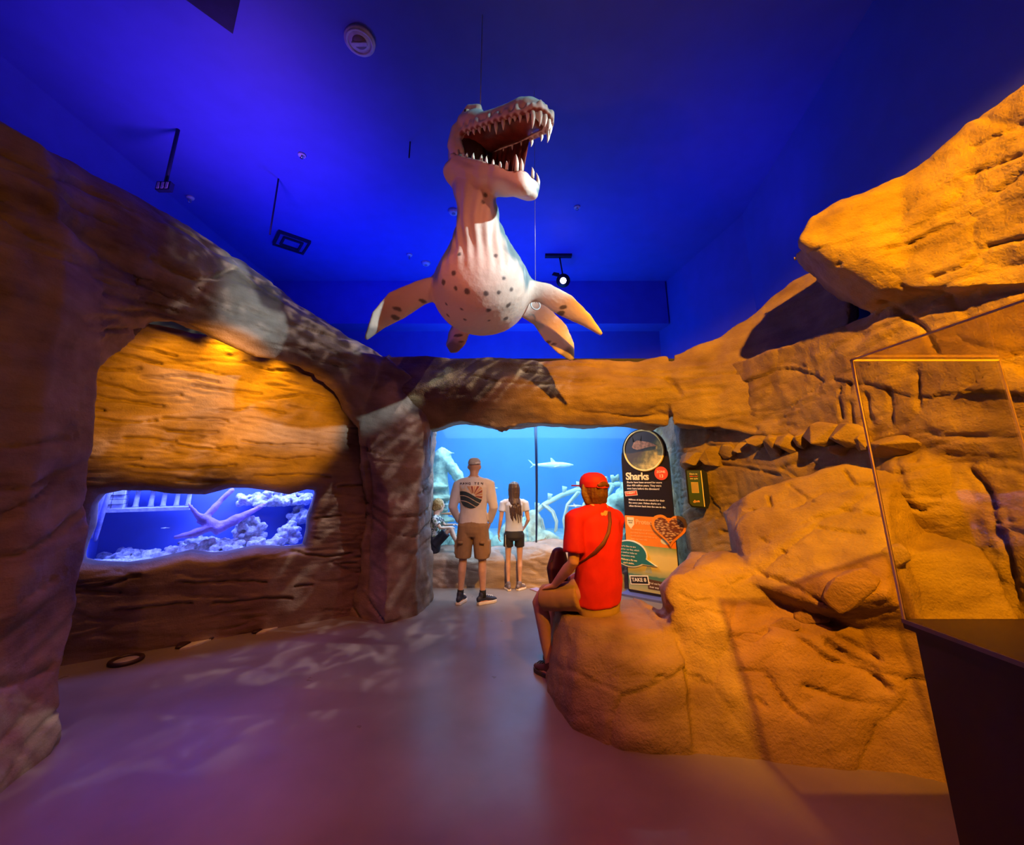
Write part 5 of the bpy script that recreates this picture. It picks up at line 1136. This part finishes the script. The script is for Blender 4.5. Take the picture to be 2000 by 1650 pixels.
def man():
    S = 1.0; c = atz(921, 1178, 0); root = empty('person', (c.x, 5.36, 0), 'older man standing with his back turned, white long-sleeved shirt, khaki shorts, dark sneakers', 'person', rad(-4), None)
    arm = dict(elL=V3(-.265, -.03, 1.13), wrL=V3(-.205, .10, .94), elR=V3(.265, -.03, 1.13), wrR=V3(.205, .10, .94), hdL=V3(.3, .35, -1), hdR=V3(-.3, .35, -1), pnL=V3(1, 0, 0), pnR=V3(-1, 0, 0), thL=V3(0, 1, 0), thR=V3(0, 1, 0))
    J = standing_joints(S, .055, arm, {'L': (.03, .15), 'R': (.15, .12)}); human(root, J, S, SKIN, 1.0, .0075)
    white = plain('white_cotton', (.72, .68, .70), .8, var=.04, vs=8); khaki = plain('khaki_cotton', (.30, .19, .105), .85, var=.08, vs=20)
    g, rt = torso_cloth(J, S, 1.06, V3(0, 0, .865), .012)
    for s, L in ((-1, 'L'), (1, 'R')):
        sh, el, wr = J['sh'+L], J['el'+L], J['wr'+L]
        g.loft([(sh-V3(s*.07, 0, -.01), .07, .075), (sh+V3(s*.01, 0, -.02), .072, .075), (sh.lerp(el, .5), .066, .068), (el, .056, .058), (el.lerp(wr, .5), .050, .050), (wr+(wr-el)*.02, .038, .036)], (0, 1, 0), 16, dome=False)
    shirt = cloth('shirt', g, white, root, .0095, .014, 7, smooth=11)
    G().ring(J['neck']+V3(0, 0, .005), V3(0, -.1, 1), .060, .008, 32, 8).build('collar', white, shirt)
    g = G(); g.loft([(V3(0, 0, .99), .172, .125), (V3(0, 0, .90), .185, .140), (V3(0, 0, .83), .178, .128), (V3(0, 0, .775), .13, .10)], (1, 0, 0), 24, dome=False)
    for s, L in ((-1, 'L'), (1, 'R')):
        hp, kn = J['hip'+L], J['kn'+L]; g.loft([(hp+V3(0, 0, .02), .10, .125), (hp.lerp(kn, .45), .105, .118), (hp.lerp(kn, .93), .098, .106)], (1, 0, 0), 18, dome=False)
        g.hull([hp.lerp(kn, .62)+V3(s*(.08+a), b, z) for a in (0, .030) for b in (-.06, .06) for z in (-.08, .08)])
    sh = cloth('shorts', g, khaki, root, .010, .012, 7)
    for s in (-1, 1): G().box((s*.135-.03, -.128, .70), (s*.135+.03, -.116, .73)).build('pocket_flap', khaki, sh)
    navy = plain('navy_knit', (.018, .024, .06), .6); sole = plain('sole_white', (.75, .72, .68), .5); blk = plain('black_sock', (.012, .012, .014), .9)
    for s, L in ((-1, 'L'), (1, 'R')):
        shoe(root, J['an'+L], J['toe'+L], 1.08, navy, sole)
        an, kn = J['an'+L], J['kn'+L]; G().loft([(an-V3(0, 0, .01), .041, .045), (an.lerp(kn, .10), .040, .044), (an.lerp(kn, .17), .041, .045)], (1, 0, 0), 16, dome=False).build('sock', blk, root)
    # cap worn bill forward
    hc = J['head']; g = G(); g.loft([(hc+V3(0, -.005, .03), .084, .104), (hc+V3(0, -.008, .065), .083, .102), (hc+V3(0, -.008, .092), .072, .088), (hc+V3(0, -.008, .109), .050, .062), (hc+V3(0, -.008, .117), .024, .03)], (1, 0, 0), 22, dome=False)
    V, F, N = remesh(g, .008, 3, .5); cp = obj('cap', mkmesh('cap', V, F, plain('cap_grey', (.48, .45, .44), .8)), root)
    G().hull([hc+V3(x, y, .042+z) for x, y in ((-.07, .06), (.07, .06), (-.06, .14), (.06, .14), (0, .165)) for z in (0, .006)]).build('bill', plain('cap_grey', (.48, .45, .44), .8), cp, False)
    G().loft([(hc+V3(.03, -.105, .040), .012, .004), (hc+V3(.06, -.085, .048), .012, .004), (hc+V3(.083, -.03, .045), .012, .004)], (0, 0, 1), 8).build('strap', plain('strap_white', (.8, .78, .75), .6), cp)
    # printed emblem on the back, laid on the cloth
    bvh = BVHTree.FromPolygons([v.co.copy() for v in shirt.data.vertices], [tuple(p.vertices) for p in shirt.data.polygons])
    def dec(name, poly, m, off, W_=.155, cx=-.02, cz=1.265):
        bm = bmesh.new(); f = bm.faces.new([bm.verts.new((cx+x*W_, -1, cz+z*W_)) for x, z in poly]); bmesh.ops.triangulate(bm, faces=[f]); bmesh.ops.subdivide_edges(bm, edges=bm.edges[:], cuts=3, use_grid_fill=True)
        for v in bm.verts:
            h = bvh.ray_cast(V3(v.co.x, -1, v.co.z), V3(0, 1, 0)); v.co.y = (h[0].y if h[0] else -.13)-off
        me = bpy.data.meshes.new(name); bm.to_mesh(me); bm.free(); me.materials.append(m); return obj(name, me, shirt)
    rust = plain('print_rust', (.36, .075, .05), .7); tan = plain('print_tan', (.66, .36, .20), .7); slate = plain('print_slate', (.035, .055, .075), .7); crm = plain('print_sand', (.80, .62, .48), .7)
    # disc flattened on top: tan base, rays, sun, three waves
    disc = [(math.cos(a)*.98, math.sin(a)*.98) for a in [math.pi+.95*math.pi*k/28+.025*math.pi for k in range(29)]]
    dec('emblem', disc+[(.98, .85), (-.98, .85)], crm, .003)
    for k, (a0, a1) in enumerate([(.05, .27), (.36, .58), (.67, .90), (.98, 1.20), (1.30, 1.52), (1.62, 1.85), (1.95, 2.2), (-.3, -.06)]):
        o = (.22, .05); P = [(o[0]+.20*math.cos(a0), o[1]+.20*math.sin(a0))]
        for a in (a0, a1):
            r = min((.93-o[0])/max(math.cos(a), 1e-3) if math.cos(a) > 0 else (-.93-o[0])/min(math.cos(a), -1e-3), (.80-o[1])/max(math.sin(a), 1e-3)) if math.sin(a) > -.0 else .72
            P.append((o[0]+r*math.cos(a), o[1]+r*math.sin(a)))
        P.append((o[0]+.20*math.cos(a1), o[1]+.20*math.sin(a1))); dec('emblem', P, rust if k % 2 else tan, .0045)
    def wave(y0, th): return [(x, y0+.26*math.cos((x+.75)*1.75)) for x in [-1+.2*k for k in range(11)]], th
    for y0, th in ((.08, .30), (-.30, .34), (-.72, .40)):
        tp = [(x, y0+.25*math.cos((x+.55)*1.9)-.12*x) for x in [-.95+.19*k for k in range(11)]]
        P = tp+[(x, z-th) for x, z in reversed(tp)]; Q = []
        for x, z in P:
            r = math.hypot(x, z)
            if z < 0 and r > .95: x, z = x*.95/r, z*.95/r
            Q.append((x, z))
        dec('emblem', Q, slate, .006)
    for k, ch in enumerate('HANG TEN'):
        if ch == ' ': continue
        o = text(ch, .042, (0, 0, 0), shirt, plain('print_dark', (.05, .03, .05), .7), 'lettering', bold=.0012)
        x = -.02+(k-3.5)*.039; h = bvh.ray_cast(V3(x, -1, 1.415), V3(0, 1, 0)); o.location = (x-.014, (h[0].y if h[0] else -.12)-.004, 1.408); o.rotation_euler = (math.pi/2-.12, 0, 0)
man()

def girl():
    S = .81; c = atz(1004, 1152, 0); root = empty('person', (c.x, c.y, 0), 'girl standing with long brown hair, pale blue T-shirt, black shorts and grey sneakers', 'person', rad(4))
    arm = dict(elL=V3(-.235, -.02, 1.12)*S, wrL=V3(-.265, .05, .90)*S, elR=V3(.25, -.02, 1.13)*S, wrR=V3(.205, .12, 1.0)*S, hdL=V3(.05, .1, -1), hdR=V3(-.4, .6, -.7), pnL=V3(1, 0, 0), pnR=V3(-1, 0, 0), thL=V3(0, 1, 0), thR=V3(0, 1, .3))
    J = standing_joints(S, .01, arm, {'L': (-.03, .13), 'R': (.10, .11)}, .1); human(root, J, S, SKIN, 1.14, .006, slim=.84)
    tee = plain('pale_blue_cotton', (.46, .52, .66), .8, var=.05); w = .86*S
    g, rt = torso_cloth(J, S, w, V3(0, 0, .83)*S, .014)
    for s, L in ((-1, 'L'), (1, 'R')):
        sh, el = J['sh'+L], J['el'+L]; g.loft([(sh-V3(s*.06, 0, -.01)*S, .055*S, .06*S), (sh+V3(s*.005, 0, -.015)*S, .058*S, .062*S), (sh.lerp(el, .5), .062*S, .064*S)], (0, 1, 0), 14, dome=False)
    ts = cloth('shirt', g, tee, root, .008, .009, 9)
    g = G(); g.loft([(V3(0, 0, .95)*S, .150*w/.81, .115*w/.81), (V3(0, 0, .84)*S, .165*w/.81, .125*w/.81), (V3(0, 0, .79)*S, .12*w/.81, .10*w/.81)], (1, 0, 0), 20, dome=False)
    for s, L in ((-1, 'L'), (1, 'R')):
        hp, kn = J['hip'+L], J['kn'+L]; g.loft([(hp+V3(0, 0, .0), .088*S, .098*S), (hp.lerp(kn, .52), .086*S, .092*S)], (1, 0, 0), 16, dome=False)
    blk = plain('black_shorts', (.012, .010, .014), .7); so = cloth('shorts', g, blk, root, .008, .006, 9)
    for k in range(3): G().box((-.125+.012*k, -.06, .545), (-.120+.012*k, -.05, .72)).build('side_stripe', plain('stripe_white', (.7, .7, .7), .7), so)
    grey = plain('sneaker_grey', (.16, .14, .18), .7, var=.3, vs=30); sole = plain('sole_white', (.75, .72, .68), .5)
    for L in 'LR': shoe(root, J['an'+L], J['toe'+L], .84, grey, sole)
    hc = J['head']; k = S*1.14; g = G(); q = random.Random(3)
    g.loft([(hc+V3(0, -.01, .122)*k, .02*k, .024*k), (hc+V3(0, -.012, .113)*k, .052*k, .06*k), (hc+V3(0, -.016, .085)*k, .078*k, .090*k), (hc+V3(0, -.018, .02)*k, .092*k, .098*k), (hc+V3(0, -.035, -.06)*k, .092*k, .078*k), (hc+V3(0, -.055, -.14)*k, .080*k, .055*k), (hc+V3(.01, -.085, -.22)*k, .075*k, .045*k)], (1, 0, 0), 24, dome=False)
    for i in range(15):
        x = -.075+.0107*i; z0 = -.12-.02*q.random(); ln = .20+.16*q.random(); p0 = hc+V3(x, -.085+.03*abs(x)/.08, z0)*k
        g.loft([(p0, .016*k, .014*k), (p0+V3(.012+x*.1, -.040, -ln*.45)*k, .014*k, .011*k), (p0+V3(.03+x*.1+q.uniform(-.01, .01), -.035, -ln)*k, .005*k, .004*k)], (1, 0, 0), 7)
    V, F, N = remesh(g, .006, 2, .5); V = V+N*(.006*pnoise(V*np.array([55, 30, 6])))[:, None]
    obj('hair', mkmesh('hair', V, F, plain('brown_hair', (.055, .028, .022), .45, var=.35, vs=40, bump=.5, bs=60)), root)
girl()

def child():
    c = at(850, 1050, 6.22); S = .72; root = empty('person', (c.x, c.y, .46), 'blond child with backpack sitting on the rock ledge, knees bent', 'person')
    # local: z 0 = ledge top; faces +x and a little away
    J = dict(hipL=V3(-.02, .10, .09), hipR=V3(.0, -.05, .09), waist=V3(-.03, .02, .22), chest=V3(-.025, .02, .36), neck=V3(.0, .02, .50), head=V3(.03, .03, .625), face=V3(.75, .65, .05),
             shL=V3(-.02, .15, .455), shR=V3(.0, -.11, .455), elL=V3(.10, .22, .33), wrL=V3(.22, .18, .34), elR=V3(.10, -.17, .33), wrR=V3(.21, -.08, .33), knL=V3(.21, .15, .30), knR=V3(.23, -.06, .32), anL=V3(.31, .16, .06), anR=V3(.35, -.05, .05),
             toeL=V3(.44, .20, .0), toeR=V3(.47, -.02, .0), pnL=V3(0, 0, -1), pnR=V3(0, 0, -1), thL=V3(0, -1, .2), thR=V3(0, 1, .2), calf=V3(1, 0, .3))
    human(root, J, S, SKIN2, 1.2, .006, slim=.85)
    m, t, b, N, L = nodes('camo_cotton'); co = N('ShaderNodeTexCoord'); vo = N('ShaderNodeTexNoise'); vo.inputs['Scale'].default_value = 17; L(co.outputs['Object'], vo.inputs['Vector']); r = N('ShaderNodeValToRGB'); r.color_ramp.interpolation = 'CONSTANT'; e = r.color_ramp.elements
    e[0].color = (.05, .08, .12, 1); e[1].position = .45; e[1].color = (.55, .62, .70, 1); q = e.new(.56); q.color = (.14, .22, .10, 1); q = e.new(.63); q.color = (.10, .30, .42, 1); L(vo.outputs[0], r.inputs[0]); L(r.outputs[0], b.inputs['Base Color']); b.inputs['Roughness'].default_value = .8
    g, rt = torso_cloth(J, S, .60, (J['hipL']+J['hipR'])/2, .014)
    for L_ in 'LR':
        sh, el = J['sh'+L_], J['el'+L_]; g.loft([(sh.lerp(J['neck'], .3), .045, .045), (sh, .048, .05), (sh.lerp(el, .7), .05, .05)], (0, 0, 1), 14, dome=False)
    cloth('shirt', g, m, root, .008, .006, 10)
    nv = plain('navy_shorts', (.015, .018, .045), .8); g = G(); g.loft([(V3(-.02, .02, .03), .125, .10), (V3(-.02, .02, .15), .125, .10)], (0, 1, 0), 18)
    for L_ in 'LR': hp, kn = J['hip'+L_], J['kn'+L_]; g.loft([(hp, .075, .075), (hp.lerp(kn, .72), .070, .070)], (0, 1, 0), 14, dome=False)
    cloth('shorts', g, nv, root, .008, .006, 9)
    for L_ in 'LR': shoe(root, J['an'+L_]+V3(0, 0, .015), J['toe'+L_], .66, plain('sandal_red', (.16, .035, .03), .6), plain('sole_dark', (.03, .025, .03), .6))
    g = G(); g.ball(J['head']+V3(-.012, -.01, .018), (.083, .083, .092), 18, 12); g.ball(J['head']+V3(-.045, -.035, -.03), (.05, .05, .05), 12, 8)
    V, F, N = remesh(g, .006, 2); V = V+N*(.006*pnoise(V*40))[:, None]; hair = obj('hair', mkmesh('hair', V, F, plain('blond_hair', (.34, .24, .10), .5, var=.3, vs=50, bump=.4)), root)
    # the backpack is worn: it moves with the child
    g = G(); g.loft([(V3(-.19, .0, .09), .12, .075), (V3(-.20, .0, .22), .13, .085), (V3(-.17, .01, .40), .105, .06)], (.25, 1, 0), 16); bp = cloth('backpack', g, plain('pack_maroon', (.13, .035, .04), .7, var=.5, vs=10), root, .009, .006, 9)
    G().loft([(V3(-.275, -.01, .09), .075, .03), (V3(-.285, -.01, .20), .075, .03)], (.25, 1, 0), 12).build('front_pocket', plain('pack_olive', (.10, .11, .04), .7, var=.4), bp)
    for y in (-.075, .11): G().loft([(V3(-.12, y, .40), .02, .006), (V3(-.02, y, .485), .02, .006), (V3(.085, y, .42), .02, .006), (V3(.06, y, .22), .02, .006), (V3(-.10, y, .12), .02, .006)], (0, 1, 0), 8).build('shoulder_strap', plain('pack_strap', (.05, .05, .05), .7), bp)
child()

def seated():
    c = at(1155, 1195, 3.22); root = empty('person', (c.x, c.y, .50), 'seated visitor on the rock bench in red cap, red T-shirt and tan shorts', 'person'); o = Vector((c.x, c.y, .50))
    w = lambda x, y, Y: at(x, y, Y)-o
    J = dict(hipL=w(1136, 1162, 3.22), hipR=w(1188, 1162, 3.38), waist=w(1168, 1105, 3.24), chest=w(1168, 1050, 3.22), neck=w(1166, 987, 3.23), head=w(1158, 957, 3.25), face=V3(-.55, .83, .0),
             shL=w(1122, 1012, 3.13), shR=w(1202, 1010, 3.38), elL=w(1120, 1098, 3.08), wrL=w(1082, 1143, 3.27), elR=w(1190, 1095, 3.52), wrR=w(1095, 1140, 3.55),
             knL=w(1052, 1168, 3.42), knR=w(1075, 1160, 3.66), anL=w(1073, 1275, 3.50), anR=w(1090, 1262, 3.72), calf=V3(-.7, .5, 0))
    J['toeL'] = V3(J['anL'].x-.10, J['anL'].y+.14, -.50); J['toeR'] = V3(J['anR'].x-.10, J['anR'].y+.14, -.50)
    J['anL'].z = -.41; J['anR'].z = -.41
    J['hdL'] = w(1052, 1150, 3.40)-J['wrL']; J['pnL'] = V3(0, 0, -1); J['thL'] = V3(.7, .7, .2); J['hdR'] = w(1060, 1145, 3.62)-J['wrR']; J['pnR'] = V3(0, 0, -1); J['thR'] = V3(-.5, -.7, .2)
    sk = plain('ruddy_skin', (.58, .30, .23), .5, var=.08, vs=20); human(root, J, 1.02, sk, 1.06, .0075, slim=1.06)
    red = plain('red_cotton', (.62, .010, .012), .8, var=.05); kh = plain('tan_cotton', (.36, .22, .10), .85, var=.07)
    pel = (J['hipL']+J['hipR'])/2
    rt = (J['shR']-J['shL']).normalized(); g = G()
    g.loft([(pel+V3(.01, -.01, -.03), .205, .145), (pel.lerp(J['waist'], .5)+V3(.01, -.005, .0), .205, .150), (J['waist'], .195, .142), (J['chest'], .195, .138), (J['neck']-V3(0, 0, .115), .19, .115), (J['neck']-V3(0, 0, .055), .135, .085), (J['neck']+V3(0, 0, .0), .082, .080), (J['neck']+V3(0, 0, .03), .068, .068)], rt, 26, dome=False)
    for L in 'LR':
        sh, el = J['sh'+L], J['el'+L]; g.loft([(sh.lerp(J['neck'], .35)-V3(0, 0, .03), .07, .07), (sh+V3(0, 0, -.01), .075, .078), (sh.lerp(el, .45), .078, .078), (sh.lerp(el, .80), .080, .080)], (0, 1, 0), 16, dome=False)
    g.loft([(J['shL']+V3(0, 0, -.005), .065, .07), (J['shL'].lerp(J['neck'], .5)+V3(0, 0, -.03), .075, .078), (J['neck']-V3(0, 0, .055), .085, .085), (J['shR'].lerp(J['neck'], .5)+V3(0, 0, -.03), .075, .078), (J['shR']+V3(0, 0, -.005), .065, .07)], (0, 0, 1), 16)
    cloth('shirt', g, red, root, .0095, .016, 7, smooth=9)
    g = G(); g.loft([(pel+V3(.02, -.02, -.075), .19, .12), (pel+V3(.01, 0, .0), .205, .15), (pel+V3(0, 0, .09), .19, .13)], rt, 22)
    for L in 'LR':
        hp, kn = J['hip'+L], J['kn'+L]; g.loft([(hp-V3(0, 0, .0), .105, .115), (hp.lerp(kn, .5), .10, .105), (hp.lerp(kn, .88), .092, .095)], (0, 0, 1), 18, dome=False)
    cloth('shorts', g, kh, root, .010, .013, 7)
    for L in 'LR': shoe(root, J['an'+L], J['toe'+L], 1.05, plain('shoe_maroon', (.07, .018, .02), .6), plain('sole_dark', (.03, .025, .03), .6))
    hc = J['head']; f = J['face'].normalized(); x = f.cross(V3(0, 0, 1)); k = 1.08
    P = lambda a, b_, z: hc+x*a*k+f*b_*k+V3(0, 0, z*k)
    g = G(); g.loft([(P(0, -.022, -.095), .070*k, .066*k), (P(0, -.022, -.05), .086*k, .090*k), (P(0, -.014, .0), .091*k, .098*k), (P(0, -.010, .05), .088*k, .100*k), (P(0, -.010, .08), .07*k, .08*k)], x, 22, dome=False)
    for s in (-1, 1): g.loft([(P(s*.083, -.0, .03), .02, .03), (P(s*.092, -.01, -.02), .022, .035), (P(s*.078, -.03, -.08), .018, .03)], f, 10)
    V, F, N = remesh(g, .0065, 2); V = V+N*(.006*pnoise(V*np.array([45, 45, 9])))[:, None]; obj('hair', mkmesh('hair', V, F, plain('auburn_hair', (.13, .045, .018), .5, var=.3, vs=40, bump=.5)), root)
    g = G(); g.loft([(P(0, -.008, .018), .097*k, .108*k), (P(0, -.008, .06), .097*k, .107*k), (P(0, -.008, .092), .086*k, .095*k), (P(0, -.008, .115), .062*k, .070*k), (P(0, -.008, .126), .03*k, .035*k)], x, 26, dome=False)
    V, F, N = remesh(g, .0075, 3, .5); cp = obj('cap', mkmesh('cap', V, F, plain('cap_red', (.60, .012, .02), .7)), root)
    G().hull([P(a, b_, z) for a, b_ in ((-.08, .07), (.08, .07), (-.065, .16), (.065, .16), (0, .185)) for z in (.026, .034)]).build('bill', plain('cap_red', (.60, .012, .02), .7), cp, False)
    g = G(); g.loft([(P(.052*math.cos(a), -.113+.012*abs(math.cos(a)), .030+.034*math.sin(a)), .008, .006) for a in [math.pi*q/10 for q in range(11)]], f, 8); g.loft([(P(-.055, -.102, .026), .011, .004), (P(0, -.116, .022), .011, .004), (P(.055, -.102, .026), .011, .004)], (0, 0, 1), 8); g.build('strap', plain('cap_trim', (.50, .03, .04), .6), cp)
    G().loft([(P(-.046, -.106, .036), .012, .012), (P(0, -.112, .045), .026, .010), (P(.046, -.106, .036), .012, .012)], (0, 0, 1), 10).build('hair_gap', plain('auburn_hair', (.13, .045, .018), .5), cp)
    # cross-body strap over the back
    bvh = BVHTree.FromPolygons([v.co.copy() for v in root.children[-4].data.vertices] if False else [v.co.copy() for o_ in root.children if o_.name.startswith('shirt') for v in o_.data.vertices],
                               [tuple(p.vertices) for o_ in root.children if o_.name.startswith('shirt') for p in o_.data.polygons])
    pl = []
    for px, py in ((1184, 982), (1188, 1000), (1190, 1020), (1187, 1040), (1178, 1060), (1163, 1078), (1145, 1092), (1132, 1100), (1122, 1106)):
        h = bvh.ray_cast(EYE-o, (at(px, py, 1)-EYE).normalized())
        if h[0]: pl.append(h[0]+h[1]*.006)
    if len(pl) > 2: G().loft([(p, .016, .005) for p in pl], (1, 0, .3), 8).build('bag_strap', plain('strap_maroon', (.10, .012, .012), .6), root)
    b = w(1090, 1108, 3.42); root2 = empty('shoulder_bag', b+o, 'dark maroon shoulder bag on the lap of the seated visitor', 'bag')
    g = G(); g.loft([(V3(0, 0, -.11), .10, .06), (V3(0, 0, .0), .125, .075), (V3(.01, .01, .10), .085, .05)], (.6, .8, 0), 18); cloth('bag_body', g, plain('bag_maroon', (.05, .008, .012), .5), root2, .009, .006, 8)
    G().loft([(V3(-.06, -.05, -.02), .006), (V3(-.06, -.08, .06), .006), (V3(.02, -.02, .12), .006)], (1, 0, 0), 8).build('bag_zip', plain('zip_dark', (.02, .02, .02), .3), root2)
    p = at(1052, 1153, 3.46); r3 = empty('phone', p, 'small pale phone held in the seated visitor hand above the knee', 'phone', rad(35))
    G().box((-.035, -.07, -.004), (.035, .07, .004)).build('phone_case', plain('phone_white', (.8, .8, .8), .3), r3, False); G().box((-.031, -.065, -.005), (.031, .065, -.004)).build('screen', BLACKM, r3, False)
seated()
